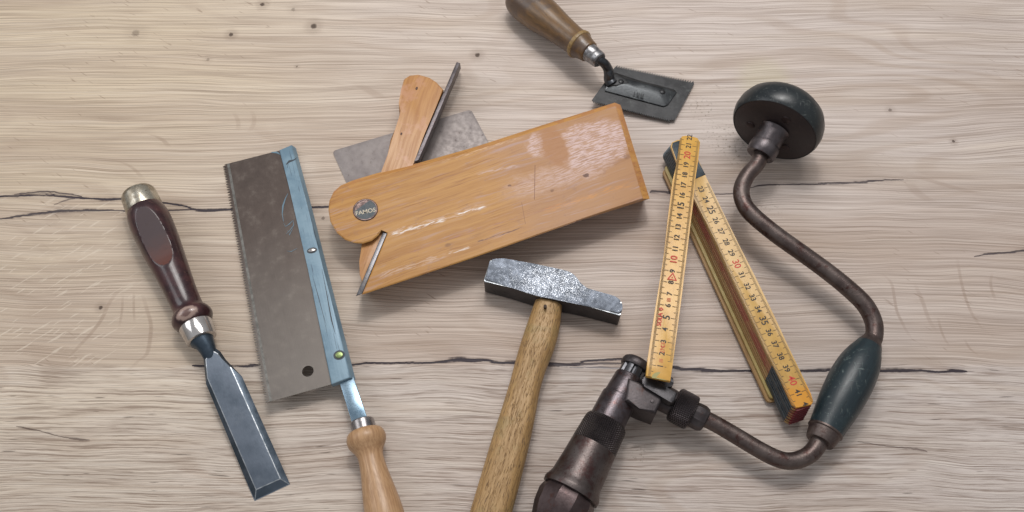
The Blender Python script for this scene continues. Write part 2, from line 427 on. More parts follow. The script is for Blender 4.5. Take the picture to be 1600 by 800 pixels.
# ------------------------------------------------------------------ chisel
base = P(300, 500, 0)
t = thing('wood_chisel', 'chisel with glossy dark red brown handle, steel hoop and grey blade, at the far left', 'chisel', base)
ax = Axis((217, 306), .0175, (312, 523), .0150)
D = ax.D
m = M('dark_varnished_handle')
n1 = m.noise(m.co, 90, 5, .6); n2 = m.noise(m.co, 420, 3, .6)
col = m.mix(m.mapr(n1, .4, .65), s2l((44, 20, 25)), s2l((64, 30, 33)))
m1 = m.mix(m.mapr(n2, .66, .74), col, s2l((96, 66, 62)))
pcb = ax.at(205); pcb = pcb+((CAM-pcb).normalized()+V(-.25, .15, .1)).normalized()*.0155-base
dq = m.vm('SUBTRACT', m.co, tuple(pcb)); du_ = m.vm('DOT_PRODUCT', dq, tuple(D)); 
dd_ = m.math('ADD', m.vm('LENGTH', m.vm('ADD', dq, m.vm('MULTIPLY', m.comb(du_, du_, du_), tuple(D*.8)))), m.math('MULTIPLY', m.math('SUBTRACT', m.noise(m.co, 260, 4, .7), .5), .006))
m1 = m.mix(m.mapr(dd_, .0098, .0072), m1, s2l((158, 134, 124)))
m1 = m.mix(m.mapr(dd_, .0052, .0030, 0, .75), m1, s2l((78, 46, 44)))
lac = m.out(m1, m.mapr(n1, .3, .7, .26, .4), 0, m.bump(n1, .1, .001), coat=.4, coatr=.12)
m = M('worn_facet')
u, v, w = m.frame(D); q = (P(258, 410, .034)-base)
n1 = m.noise(m.co, 130, 5, .65)
d = m.math('ADD', u, m.math('MULTIPLY', n1, .02)); uu = q.dot(D)
col = m.mix(m.mapr(d, uu-.022, uu+.014), s2l((66, 50, 52)), s2l((96, 52, 40)))
facet = m.out(m.mix(m.mapr(n1, .55, .75, 0, .6), col, s2l((60, 42, 42))), .40, 0, coat=.15, coatr=.2)
m = M('bare_wood_patch')
n1 = m.noise(m.co, 160, 5, .7)
patch = m.out(m.mix(m.mapr(n1, .3, .55), s2l((60, 26, 28)), s2l((176, 148, 138))), .5, 0)
bm = bmesh.new()
prof = smooth_prof([(22, 27), (34, 31), (52, 32.5), (80, 31.2), (110, 28.6), (140, 26), (168, 24), (188, 23.6), (196, 25.5), (200, 29), (206, 31.5), (212, 31.5), (218, 28), (221, 24)], 12)
sts = ax.st(prof)
rings = sweep(bm, sts, n=180)
mid = ax.at(80)
fn = (V(0, 0, 1)*1.2 + (CAM-mid).normalized()*.8 + V(-.12, 0, 0)).normalized()
fn = (fn - D*fn.dot(D)).normalized()
cl = set()
LD = [(0, 60), (22, 36), (30, 31.4), (45, 29.6), (62, 27.2), (80, 25.0), (100, 23.2), (114, 23.2), (124, 25.2), (132, 28), (150, 60), (300, 60)]
for r_, (d_, hw_) in zip(rings, prof):
    L_ = next(lerp(a_[1], b_[1], (d_-a_[0])/(b_[0]-a_[0])) for a_, b_ in zip(LD, LD[1:]) if a_[0] <= d_ <= b_[0])
    c_ = ax.at(d_); lim = rad(c_, L_)
    for vv in r_:
        e = (vv.co-c_).dot(fn)-lim
        if e > -1e-5: vv.co -= fn*max(e, 0); cl.add(vv)
# bare patch on the bead
pc = ax.at(205)
for f in bm.faces:
    if all(x in cl for x in f.verts): f.material_index = 1
    c = f.calc_center_median(); dd = c-pc
    nn = (c-pc-D*(c-pc).dot(D)).normalized()
    if abs(dd.dot(D)+.001) < .0048 and nn.z > 9: f.material_index = 2
add('handle', bm, [lac, facet, patch], t, sharp=24)
bm = bmesh.new()
lathe(bm, ax, [(-6, 20), (-5, 24), (-2, 26.5), (1, 27.2), (22, 28.2), (24.5, 27.6), (25, 26)], 64)
add('striking_hoop', bm, metal('hoop_steel', (196, 190, 176), (142, 132, 116), .2, .36, 120, c3=(110, 96, 78), bump=.12), t)
bm = bmesh.new()
lathe(bm, ax, [(219, 23), (220, 25.4), (222, 26), (242, 24), (245, 23.4), (246, 21)], 64)
add('ferrule', bm, chrome, t)
blade_m = metal('blued_blade_steel', (104, 114, 126), (122, 131, 143), .34, .42, 28, c3=(132, 140, 150), t3=(.55, .85), bump=.1, scratch=D)
bev_m = metal('blade_side_bevel_steel', (74, 84, 94), (92, 102, 114), .3, .42, 70, bump=.1)
bm = bmesh.new()
pl = plane3(P(322, 562, .0172), P(400, 765, .0034), P(438, 748, .0034))
T_ = [(324, 590), (400, 765), (438, 748), (360, 573), (347, 562), (341, 553), (333.5, 549), (326, 552), (321.5, 562)]
O_ = [(322, 600), (398, 783), (453, 757), (378, 588), (353, 562), (344, 549), (334, 542), (323, 546), (318, 561)]
tv = [bm.verts.new(onplane(x, y, pl)) for x, y in T_]
ov = [bm.verts.new(onplane(x, y, pl, -.0027)) for x, y in O_]
uv_ = [bm.verts.new(V(v.co.x, v.co.y, max(v.co.z-.0011, .0001))) for v in ov]
bm.faces.new(tv); bm.faces.new(uv_[::-1]); n_ = len(tv)
for i in range(n_):
    j = (i+1) % n_
    for q in ((tv[i], ov[i], ov[j], tv[j]), (ov[i], uv_[i], uv_[j], ov[j])):
        f = bm.faces.new(q); f.material_index = 1
ridge = [e for e in bm.edges if set(e.verts) <= set(tv)]
tipe = [e for e in bm.edges if set(e.verts) == {ov[1], ov[2]} or set(e.verts) == {tv[1], ov[1]} or set(e.verts) == {tv[2], ov[2]}]
bmesh.ops.bevel(bm, geom=ridge+tipe, offset=.00036, segments=1, affect='EDGES', material=2)
add('blade', bm, [blade_m, bev_m, worn], t, sharp=15)
bm = bmesh.new()
sweep(bm, [(ax.at(243), rad(ax.at(243), 19)), (ax.at(247), rad(ax.at(247), 18.5)), (P(320, 537, .0152), .0072), (P(325, 547, .0150), .0060, .0056), (P(330, 560, .0140), .0050, .0034), (P(333, 568, .0130), .0040, .0020)], 40)
add('neck', bm, metal('neck_steel', (62, 74, 86), (80, 92, 104), .32, .44, 60, bump=.12), t, sharp=40)

# ------------------------------------------------------------------ dovetail saw
base = P(480, 560, 0)
t = thing('dovetail_saw', 'saw with brown steel blade, pale blue spine and light turned wooden handle', 'saw', base)
Dsaw = (P(525, 600, .012)-P(440, 235, .004)).normalized()
plS = plane3(P(445, 233, .0034), P(530, 597, .0148), P(350, 257, .0012))
def zs(py, left): return lerp(.0032, .0150, (py-230)/380) - (.0022 if left else 0)
m = M('brown_saw_steel')
n1 = m.noise(m.co, 14, 5, .6); n2 = m.noise(m.co, 120, 6, .65); n3 = m.noise(m.co, 700, 3, .6)
u, v, w = m.frame(Dsaw)
col = m.mix(m.mapr(m.math('ADD', u, m.math('MULTIPLY', n1, .1)), .0-.09, .07), s2l((90, 80, 75)), s2l((113, 107, 102)))
col = m.mix(m.mapr(n2, .5, .8, 0, .28), col, s2l((148, 140, 132)))
col = m.mix(m.mapr(n3, .70, .78, 0, .5), col, s2l((62, 50, 46)))
sn = m.noise(m.comb(m.math('MULTIPLY', u, 20), m.math('MULTIPLY', v, 900), 0), 1, 3)
saw_m = m.out(col, m.mapr(n2, .3, .7, .36, .5), .85, m.bump(sn, .06, .0004))
tooth_m = metal('filed_tooth_steel', (122, 120, 116), (98, 96, 92), .45, .55, 200, bump=.2)
# blade outline with teeth on the left, a round hole near the heel
a, b = (350.5, 257), (417, 629)
bm = bmesh.new(); out = []
nt = 92
out.append(onplane(445, 233, plS)); out.append(onplane(a[0], a[1], plS))
for i in range(nt):
    y0 = lerp(a[1], b[1], (i+.05)/nt); x0 = lerp(a[0], b[0], (i+.05)/nt)
    out.append(onplane(x0+2.8, y0, plS))
    y1 = lerp(a[1], b[1], (i+.85)/nt); x1 = lerp(a[0], b[0], (i+.85)/nt)
    out.append(onplane(x1-3.0, y1, plS))
out.append(onplane(b[0], b[1], plS)); out.append(onplane(530, 597, plS))
vs = [bm.verts.new(p) for p in out]
ed = [bm.edges.new((vs[i], vs[(i+1) % len(vs)])) for i in range(len(vs))]
hc = onplane(481, 580, plS); hv = []
for k in range(28):
    an = 2*math.pi*k/28; X_ = V(1, 0, -plS[1].x/plS[1].z); Y_ = V(0, 1, -plS[1].y/plS[1].z); hv.append(bm.verts.new(hc+X_*math.cos(an)*.0043+Y_*math.sin(an)*.0043))
ed += [bm.edges.new((hv[i], hv[(i+1) % 28])) for i in range(28)]
bmesh.ops.triangle_fill(bm, edges=ed, use_beauty=True)
g = bmesh.ops.extrude_face_region(bm, geom=bm.faces[:])
bmesh.ops.translate(bm, vec=(0, 0, -.0006), verts=[x for x in g['geom'] if isinstance(x, bmesh.types.BMVert)])
blade = add('blade', bm, saw_m, t, sharp=20)
# the filed strip along the teeth
bm = bmesh.new()
for (xa, xb, dz) in ((0, 8, .00012),):
    q = [onplane(a[0]+4.2, a[1]-.5, plS, dz), onplane(b[0]+4.2, b[1]-2, plS, dz), onplane(b[0]+xb, b[1]-3, plS, dz), onplane(a[0]+xb, a[1]-2, plS, dz)]
    slab(bm, q, .0001)
add('tooth_strip', bm, tooth_m, blade)
# scuffs of blue paint on the blade
blue = M('pale_blue_paint')
n1 = blue.noise(blue.co, 60, 5, .65); n2 = blue.noise(blue.co, 600, 3, .6)
u, v, w = blue.frame(Dsaw)
sn = blue.noise(blue.comb(blue.math('MULTIPLY', u, 28), blue.math('MULTIPLY', v, 520), 0), 1, 3, .6)
col = blue.mix(blue.mapr(n1, .35, .65), s2l((106, 132, 149)), s2l((124, 149, 164)))
col = blue.mix(blue.mapr(sn, .60, .70, 0, .85), col, s2l((66, 84, 100)))
col = blue.mix(blue.mapr(n2, .68, .74, 0, .7), col, s2l((86, 96, 100)))
blue_m = blue.out(col, blue.mapr(n1, .3, .7, .36, .5), .15, blue.bump(blue.math('ADD', n1, sn), .25, .0005))
def smear(pts, w, z0, parent, name, mat):
    bm = bmesh.new(); L, R = [], []
    for i, (x, y) in enumerate(pts):
        x2, y2 = pts[min(i+1, len(pts)-1)]; x1, y1 = pts[max(i-1, 0)]
        dx, dy = x2-x1, y2-y1; l = math.hypot(dx, dy) or 1
        ww = w*(.4+.9*random.random())*(0.3 if i in (0, len(pts)-1) else 1)
        g_ = (lambda a_, b_: onplane(a_, b_, plS, .0002)) if z0 is None else (lambda a_, b_: P(a_, b_, z0(b_)))
        L.append(g_(x-dy/l*ww, y+dx/l*ww)); R.append(g_(x+dy/l*ww, y-dx/l*ww))
    slab(bm, L+R[::-1], .00008)
    return add(name, bm, mat, parent)
zz = lambda y: zs(y, 0)-.0008+.0002+.0002
paint_thin = flatmat('thin_blue_paint', (104, 132, 148), .5)
for pts, w in (([(450, 302), (446, 310), (442, 322), (441, 334), (443, 346)], 1.3), ([(443, 348), (446, 354), (452, 350), (458, 344), (459, 352), (451, 362), (447, 366)], .8), ([(449, 360), (452, 367), (458, 356)], .7), ([(448, 392), (455, 393), (464, 388)], .5), ([(424, 238), (432, 238), (438, 241)], 2)):
    smear(pts, w, None, blade, 'paint_scuff', paint_thin)
# folded spine
bm = bmesh.new()
L = [(436, 234), (451, 290), (481, 420), (517.5, 601)]
R = [(458, 226), (483, 320), (509, 424), (551, 590)]
top = [P(x, y, zs(y, 0)+.0030) for x, y in L]; topr = [P(x-3, y, zs(y, 0)+.0030) for x, y in R]
pts = top+topr[::-1]
bot = [p+V(.0002, 0, -.0052) for p in top]+[p+V(.0028, .000, -.0052) for p in topr[::-1]]
prism(pts, bot, bm=bm, bev=.0011, seg=3)
spine = add('spine', bm, blue_m, t, sharp=40)
# creases and rivet slots on the spine
crease = flatmat('dark_crease', (52, 60, 68), .5)
zsp = lambda y: zs(y, 0)+.0030+.00015
for pts, w in (([(488, 430), (497, 462), (505, 492), (512, 525)], .45), ([(503, 420), (511, 462), (518, 500), (524, 522)], .9), ([(521, 520), (526, 545)], .5), ([(447, 257), (452, 252), (459, 250), (464, 246)], 2.0), ([(449, 262), (450, 256)], 1.2), ([(520, 600), (549, 590)], 1.0)):
    smear(pts, w, zsp, spine, 'crease', crease)
for (x, y, rx, ry, mt, nm) in ((487.5, 391.5, 8, 5, chrome, 'rivet'), (530, 555, 9, 8, metal('greenish_brass', (150, 166, 110), (120, 136, 92), .3, .45, 300), 'spine_screw')):
    c = P(x, y, zs(y, 0)+.0030)
    bm = bmesh.new(); r0 = rad(c, rx); k = ry/rx
    sweep(bm, [(c+V(0, 0, -.0002), r0, r0*k), (c+V(0, 0, .0003), r0, r0*k), (c+V(0, 0, .0003), r0*.7, r0*k*.7)], 24, ref=V(-.25, 1, 0))
    s_ = add('rivet_seat', bm, crease, spine)
    bm = bmesh.new()
    sweep(bm, [(c+V(0, 0, .0002), r0*.68, r0*k*.68), (c+V(0, 0, .0009), r0*.62, r0*k*.62), (c+V(0, 0, .0012), r0*.3, r0*k*.3)], 24, ref=V(-.25, 1, 0))
    add(nm, bm, mt, spine)
# tang, ferrule, handle
ax = Axis((565, 655), .0165, (606, 826), .0175)
bm = bmesh.new()
q = [P(530, 596, .0150), P(550, 661, .0165), P(575, 656, .0165), P(552, 588, .0150)]
prism(q, [p-V(0, 0, .0018) for p in q], bm=bm, bev=.0004)
add('tang', bm, metal('polished_tang_steel', (104, 130, 150), (140, 162, 178), .2, .32, 40, bump=.04), t)
bm = bmesh.new()
lathe(bm, ax, [(2, 8), (2.2, 17.5), (4, 19), (20, 19.4), (22, 19.4)], 48)
add('ferrule', bm, metal('darkened_ferrule', (120, 118, 122), (160, 154, 152), .18, .3, 90, bump=.05), t)
beech = wood('beech_handle', ax.D, (188, 150, 112), (164, 126, 90), (120, 88, 60), r=.42, along=30, across=700, bump=.08, coat=.15, dark=(.6, .75), darkmix=.5)
bm = bmesh.new()
lathe(bm, ax, smooth_prof([(18, 21), (20, 26), (25, 29.5), (33, 31), (41, 29), (50, 23.5), (58, 20.3), (68, 20), (85, 21.5), (105, 24.5), (125, 27.5), (145, 30), (165, 31), (185, 30.5), (200, 28), (212, 22), (219, 12), (221, 3)], 5), 64)
add('handle', bm, beech, t, sharp=40)

# ------------------------------------------------------------------ cabinet scraper (under the plane)
base = P(650, 240, 0)
t = thing('scraper_plate', 'flat rectangular grey steel scraper lying half under the wooden plane', 'scraper', base)
a = P(519, 236, .001); b = P(736, 171, .001); X = (b-a).normalized(); e = (P(760, 216, .001)-b).normalized(); W = e*.060
pts = roundpoly([a, a+(W-X*.0*(1)), b+W, b], .0035)
m = M('weathered_plate_steel')
n1 = m.noise(m.co, 60, 7, .7); n2 = m.noise(m.co, 260, 5, .7); n3 = m.noise(m.co, 34, 5, .7)
col = m.mix(m.mapr(n1, .35, .65), s2l((138, 130, 128)), s2l((154, 146, 143)))
col = m.mix(m.mapr(n2, .60, .70, 0, .6), col, s2l((100, 86, 84)))
col = m.mix(m.mapr(n3, .56, .7, 0, .4), col, s2l((116, 98, 92)))
bm = bmesh.new(); prism(pts, [p-V(0, 0, .0009) for p in pts], bm=bm, bev=.00015)
sc_o = add('plate', bm, m.out(col, m.mapr(n2, .3, .7, .5, .66), .5, m.bump(n2, .2, .0005)), t)

# ------------------------------------------------------------------ wooden rabbet plane
base = P(770, 330, 0)
t = thing('wooden_plane', 'orange wooden plane with round dark badge and wedge, lying on its side on the scraper', 'hand plane', base)
ZT, ZB = .0290, .0014
Dp = (P(1015, 307, ZT)-P(566, 459, ZT)).normalized()
m = M('amber_beech')
u, v, w = m.frame(Dp)
Xs = m.co
wv = m.noise(m.co, 12, 3, .5); v2 = m.math('ADD', v, m.math('MULTIPLY', wv, .012))
cc = m.comb(m.math('MULTIPLY', u, 10), m.math('MULTIPLY', v2, 260), m.math('MULTIPLY', w, 260))
g = m.noise(cc, 1, 6, .62); g2 = m.noise(m.vm('MULTIPLY', cc, (3.2, 3, 3)), 1, 4, .65)
col = m.mix(m.mapr(g, .35, .65), s2l((188, 139, 76)), s2l((170, 119, 60)))
big = m.noise(m.co, 16, 4, .6)
col = m.mix(m.mapr(big, .42, .62, 0, .6), col, s2l((186, 136, 80)))
col = m.mix(m.mapr(g2, .54, .70, 0, .6), col, s2l((134, 80, 44)))
varn = col
def uvw(px, py, z=ZT):
    q = P(px, py, z)-base; S = Dp.cross(V(0, 0, 1)).normalized(); return q.dot(Dp), q.dot(S)
def region(px, py, ru, rv, soft=.4, nz=.012, nsc=50):
    a_, b_ = uvw(px, py)
    nn = m.math('MULTIPLY', m.math('SUBTRACT', m.noise(m.co, nsc, 4, .65), .5), nz)
    du = m.math('DIVIDE', m.math('ADD', m.math('SUBTRACT', u, a_), nn), ru); dv = m.math('DIVIDE', m.math('ADD', m.math('SUBTRACT', v, b_), nn), rv)
    d = m.math('SQRT', m.math('ADD', m.math('MULTIPLY', du, du), m.math('MULTIPLY', dv, dv)))
    return m.mapr(d, 1+soft, 1-soft)
# worn right half: varnish gone, pinkish grey fibres; pale lamp glints painted in too
wr = m.mapr(m.math('ADD', u, m.math('MULTIPLY', m.noise(m.co, 26, 4, .6), .05)), .015, .075)
col = m.mix(m.math('MULTIPLY', wr, .55), col, s2l((168, 128, 102)))
fib = m.noise(m.comb(m.math('MULTIPLY', u, 120), m.math('MULTIPLY', v2, 900), 0), 1, 3, .6)
fibm = m.math('MULTIPLY', m.mapr(fib, .5, .58), 1.0)
w1 = region(925, 225, .034, .020, .15, .016, 70); w2 = region(842, 226, .012, .010, .3, .02); w3 = region(905, 262, .03, .012, .4, .02)
w4 = region(850, 280, .030, .010, .5, .02)
brown = region(866, 228, .011, .021, .25, .012, 60)
wh = m.math('MAXIMUM', w1, m.math('MAXIMUM', m.math('MULTIPLY', w2, .9), m.math('MAXIMUM', m.math('MULTIPLY', w3, .6), m.math('MULTIPLY', w4, .45))))
wh = m.math('MULTIPLY', wh, m.math('SUBTRACT', 1, m.math('MULTIPLY', brown, .95)))
col = m.mix(m.math('MULTIPLY', brown, .6), col, s2l((166, 114, 72)))
mv = m.noise(m.comb(m.math('MULTIPLY', u, 22), m.math('MULTIPLY', v2, 330), 3.0), 1, 4, .65)
col = m.mix(m.math('MULTIPLY', m.mapr(mv, .52, .66), m.mapr(m.noise(m.co, 18, 3, .6), .38, .6, .1, .6)), col, s2l((178, 150, 146)))
whf = m.math('MULTIPLY', wh, m.mapr(fib, .44, .56, .15, .85))
col = m.mix(m.math('MULTIPLY', wh, .3), col, s2l((184, 148, 130)))
col = m.mix(whf, col, s2l((216, 190, 186)))
# white scuff along the mouth line, small scuffs
a_, b_ = uvw(606, 366); a2, b2 = uvw(762, 320)
def streak(p0, p1, wd, c, s, frag=.48):
    global col
    a_, b_ = uvw(*p0); a2, b2 = uvw(*p1)
    tt = m.math('DIVIDE', m.math('SUBTRACT', u, a_), a2-a_)
    line = m.math('ADD', m.math('MULTIPLY', tt, b2-b_), b_)
    d = m.math('ADD', m.math('ABSOLUTE', m.math('SUBTRACT', v, line)), m.math('MULTIPLY', m.math('SUBTRACT', m.noise(m.comb(m.math('MULTIPLY', u, 120), m.math('MULTIPLY', v, 500), 0), 1, 3), .5), wd*2))
    ins = m.math('MULTIPLY', m.mapr(tt, -.03, .06), m.math('MULTIPLY', m.mapr(tt, 1.03, .85), m.mapr(fib, .46, .56, .04, 1)))
    k = m.math('MULTIPLY', m.math('MULTIPLY', m.mapr(d, wd, wd*.3), ins), s)
    col = m.mix(k, col, s2l(c))
    return k
s1 = streak((606, 367), (765, 319), .0034, (214, 186, 168), .55)
s1b = streak((612, 366), (700, 342), .0016, (232, 224, 218), .85)
s2 = streak((715, 335), (760, 322), .0011, (240, 234, 230), .8)
s3 = streak((590, 432), (700, 398), .0030, (210, 184, 168), .5)
s4 = streak((700, 396), (735, 386), .0014, (236, 226, 218), .7)
s5 = streak((745, 378), (822, 354), .0009, (88, 60, 62), .8)
streak((690, 252), (820, 212), .0022, (222, 186, 148), .5)
streak((640, 395), (760, 352), .0012, (168, 122, 110), .55); streak((760, 355), (880, 318), .0015, (160, 110, 84), .5)
streak((745, 272), (812, 258), .0018, (206, 186, 186), .45); streak((818, 262), (818.5, 261), .001, (0, 0, 0), 0)
streak((850, 330), (990, 285), .003, (206, 142, 74), .5); streak((560, 276), (690, 240), .002, (226, 176, 116), .5)
gd = m.noise(m.comb(m.math('MULTIPLY', u, 9), m.math('MULTIPLY', v2, 95), 8.0), 1, 5, .7)
col = m.mix(m.mapr(gd, .56, .74, 0, .5), col, s2l((138, 92, 58)))
gd2 = m.noise(m.co, 75, 6, .75)
col = m.mix(m.math('MULTIPLY', m.mapr(gd2, .58, .70), .45), col, s2l((150, 112, 92)))
# dents
for (px, py, r, s) in ((916, 274, .0024, .9), (863, 298, .0016, .5), (796, 290, .0013, .7), (700, 383, .0022, .4), (980, 245, .003, .3), (826, 206, .0012, .5)):
    col = m.mix(m.math('MULTIPLY', region(px, py, r, r*.7, .3, .002, 400), s), col, s2l((92, 58, 46)))
def scr(px0, py0, px1, py1, wd, s):
    global col
    p0, p1 = P(px0, py0, ZT)-base, P(px1, py1, ZT)-base; dd = (p1-p0); L_ = dd.length; dd.normalize(); nn = V(-dd.y, dd.x, 0)
    k1 = m.math('SUBTRACT', m.vm('DOT_PRODUCT', m.co, tuple(dd)), p0.dot(dd)); k2 = m.math('ABSOLUTE', m.math('SUBTRACT', m.vm('DOT_PRODUCT', m.co, tuple(nn)), p0.dot(nn)))
    k = m.math('MULTIPLY', m.math('MULTIPLY', m.math('GREATER_THAN', k1, 0), m.math('LESS_THAN', k1, L_)), m.mapr(k2, wd, wd*.4, 0, s))
    col = m.mix(k, col, s2l((120, 78, 56)))
scr(836, 258, 835, 312, .0004, .8); scr(815, 316, 821, 350, .0003, .6)
h = m.math('ADD', m.math('MULTIPLY', g2, -.6), m.math('MULTIPLY', m.math('MULTIPLY', wh, fib), 2.0))
plane_m = m.out(col, m.mapr(wh, 0, 1, .50, .38), 0, m.bump(h, .5, .0007), coat=.05, coatr=.4, spec=.4)
# outline: shear of the lower face makes the slanting sole
cdir = (P(770, 380, ZB)-P(770, 380, ZT)); shear = V(cdir.x, cdir.y, 0)*1.05
outl = [(588, 268), (551, 279.5), (532, 288), (521, 299), (514.5, 313), (513, 328), (516, 346), (526, 363), (539, 374), (553, 379), (567, 380), (581, 375.5), (591, 367), (596, 359.5), (605, 363.5), (604, 367),
        (565.5, 460), (740, 402), (900, 346), (1016, 307.5), (994, 238), (970, 161), (961, 157.5), (850, 192), (740, 227.5), (650, 253)]
wgt = [0, 0, .1, .4, .7, .9, 1, 1, 1, 1, 1, 1, 1, 1, 1, 1, 1, 1, 1, 1, .4, 0, 0, 0, 0, 0]
top = pxpoly(outl, ZT)
bot = [V(p.x, p.y, ZB)+shear*k+V(0, .0, 0) for p, k in zip(top, wgt)]
# wide worn chamfer along the back and the right end, small rounding elsewhere
n = len(outl); ew = []
for i in range(n):
    ew.append(.0050 if i >= 20 else (.0062 if i == 19 else (.0042, .0030, .0020)[i] if i < 3 else .0008))
def offline(i):
    a_, b_ = top[i], top[(i+1) % n]; d = (b_-a_).normalized(); nn = V(-d.y, d.x, 0)
    return a_, d, nn
area2 = sum(top[i].x*top[(i+1) % n].y-top[(i+1) % n].x*top[i].y for i in range(n)); sg = 1 if area2 > 0 else -1
inner = []
for i in range(n):
    a1, d1, n1_ = offline(i-1 if i else n-1); a2_, d2, n2_ = offline(i)
    w1_, w2_ = ew[i-1], ew[i]; p1 = top[i]+n1_*sg*w1_; p2 = top[i]+n2_*sg*w2_
    cr = d1.x*d2.y-d1.y*d2.x
    if abs(cr) < .12: q = (p1+p2)/2
    else:
        tt_ = ((p2.x-p1.x)*d2.y-(p2.y-p1.y)*d2.x)/cr; q = p1+d1*tt_
        if (q-top[i]).length > .012: q = (p1+p2)/2
    inner.append(V(q.x, q.y, ZT))
outer = [V(top[i].x, top[i].y, ZT-.0004-.45*max(ew[i], ew[i-1] if ew[i-1] > .001 and ew[i] > .001 else ew[i])) for i in range(n)]
bm = bmesh.new()
vi_ = [bm.verts.new(p) for p in inner]; vo_ = [bm.verts.new(p) for p in outer]; vb_ = [bm.verts.new(p) for p in bot]
bm.faces.new(vi_); bm.faces.new(vb_[::-1])
for i in range(n):
    j = (i+1) % n
    f = bm.faces.new((vi_[i], vo_[i], vo_[j], vi_[j])); f.material_index = 1 if ew[i] > .001 else 0
    bm.faces.new((vo_[i], vb_[i], vb_[j], vo_[j]))
bmesh.ops.bevel(bm, geom=[e for e in bm.edges if set(e.verts) <= set(vi_)], offset=.0007, segments=2, affect='EDGES', profile=.5, clamp_overlap=True)
chm = wood('varnished_chamfer', Dp, (196, 146, 84), (178, 124, 66), (128, 84, 50), r=.34, along=10, across=260, bump=.15, coat=.3, patch=(178, 124, 78), pt=(.5, .62))
body = add('body', bm, [plane_m, chm], t, sharp=18)
# wedge
wedge_m = wood('wedge_beech', P(560, 440, .02)-P(660, 120, .02), (188, 138, 84), (172, 120, 70), (126, 80, 56), r=.42, along=20, across=420, bump=.15, patch=(190, 140, 104), pt=(.5, .62), coat=.15, dark=(.6, .76), darkmix=.6)
bm = bmesh.new()
wu = [(626, 182), (623.5, 173), (623, 161), (626.5, 140), (631, 123.5), (640, 117.5), (653.5, 116), (670, 120.5), (682, 128), (692.5, 140), (680, 170), (664, 208), (647, 253), (640, 270), (590, 283), (598, 268), (605.5, 242), (610, 218)]
zt = ZT-.0022
top = pxpoly(wu, zt); prism(top, [V(p.x, p.y, .006)+shear*.55*(1 if i > 8 else .4) for i, p in enumerate(top)], bm=bm, bev=.0011, seg=3)
wl = [(566, 376), (600, 358), (598, 367), (566, 441), (562, 430), (561, 409)]
top = pxpoly(wl, ZT-.0045); prism(top, [V(p.x, p.y, .006)+shear*.75 for p in top], bm=bm, bev=.0005, seg=2)
wd = add('wedge', bm, wedge_m, t, sharp=35)
for (px, py, r_) in ((651, 138, 2.6), (627, 209, 2.2)):
    bm = bmesh.new(); c = P(px, py, zt+.00012); rr = rad(c, r_); sweep(bm, [(c+V(0, 0, -.0004), rr*.8, rr*1.3), (c, rr*.7, rr*1.2)], 14, ref=V(.2, 1, 0))
    add('dent', bm, flatmat('dent_dark', (88, 60, 46), .6), wd)
# iron (seen on edge)
bm = bmesh.new()
up = [(713.5, 96.5), (718.8, 98.5), (654, 250), (646.5, 253)]
for l, k in ((up, .76),):
    top = pxpoly(l, ZT-.002); prism(top, [V(p.x, p.y, .005)+shear*k for p in top], bm=bm, bev=.0003)
iron = metal('edge_of_iron', (84, 78, 80), (112, 106, 108), .35, .5, 120, c3=(86, 66, 60), bump=.3)
add('cutting_iron', bm, iron, t)
bm = bmesh.new()
lo_ = [(598, 363), (605, 364.5), (566, 459), (556, 463)]
top = pxpoly(lo_, ZT-.0012); prism(top, [V(p.x, p.y, .004)+shear*.9 for p in top], bm=bm, bev=.0005)
add('iron_tip', bm, metal('polished_iron_tip', (92, 90, 92), (128, 127, 130), .3, .45, 90, c3=(104, 98, 96), t3=(.5, .7), bump=.1), t)
# badge
c = P(571, 328, ZT)
bm = bmesh.new(); r0 = rad(c, 19.5)
sweep(bm, [(c+V(0, 0, -.001), r0), (c+V(0, 0, .0004), r0), (c+V(0, 0, .0008), r0*.94), (c+V(0, 0, .0008), r0*.88), (c+V(0, 0, .0005), r0*.84), (c+V(0, 0, .0005), r0*.02)], 48, ref=V(0, 1, 0))
bronze = metal('worn_bronze', (120, 102, 98), (88, 74, 72), .32, .46, 220, bump=.2)
badge = add('badge', bm, bronze, t)
bm = bmesh.new()
pts = []
for k in range(33):
    an = math.radians(lerp(72, -170, k/32)); pts.append(c+V(math.cos(an)*r0*.86, math.sin(an)*r0*.86, .0007))
slab(bm, pts, .0001)
add('badge_field', bm, metal('dark_teal_enamel', (26, 42, 52), (38, 54, 62), .3, .45, 200, metalness=0, bump=.1), badge)
bm = bmesh.new()
Xd = V(math.cos(math.radians(13)), math.sin(math.radians(13)), 0); Yd = V(-Xd.y, Xd.x, 0)
text_bm('FAMOS', .0050, c+V(.0004, -.0020, .00085), Xd, Yd, bm, bold=.0001)
add('badge_lettering', bm, flatmat('cream_lettering', (206, 194, 172), .5), badge, recalc=False)

# ------------------------------------------------------------------ veneer saw
base = P(1005, 150, 0)
t = thing('veneer_saw', 'small blackened veneer saw with teeth on both edges and worn brown handle', 'saw', base)
def zv(px): return lerp(.0085, .0022, (px-925)/160)
vsteel = metal('blackened_saw_steel', (54, 54, 55), (72, 72, 73), .38, .52, 70, metalness=.8, c3=(92, 95, 94), t3=(.54, .74), bump=.25, fine=((44, 38, 36), .64, .74))
bm = bmesh.new()
outl = []
def teeth(a, b, n_, amp, nx, ny, t0=0, t1=1):
    r_ = []
    for i in range(n_):
        for f_, am in ((.0, 0), (.55, amp)):
            k = lerp(t0, t1, (i+f_)/n_); x, y = lerp(a[0], b[0], k), lerp(a[1], b[1], k)
            r_.append((x+nx*am, y+ny*am))
    return r_
outl += teeth((961, 105), (1083, 130.5), 33, 4.2, .5, -.9)
outl += [(1084.5, 131), (1054, 188)]
outl += teeth((1046, 187.5), (925, 157), 33, 4.0, .5, .9)
outl += [(925, 156), (946, 127), (956, 110)]
pts = [P(x, y, zv(x)) for x, y in outl]
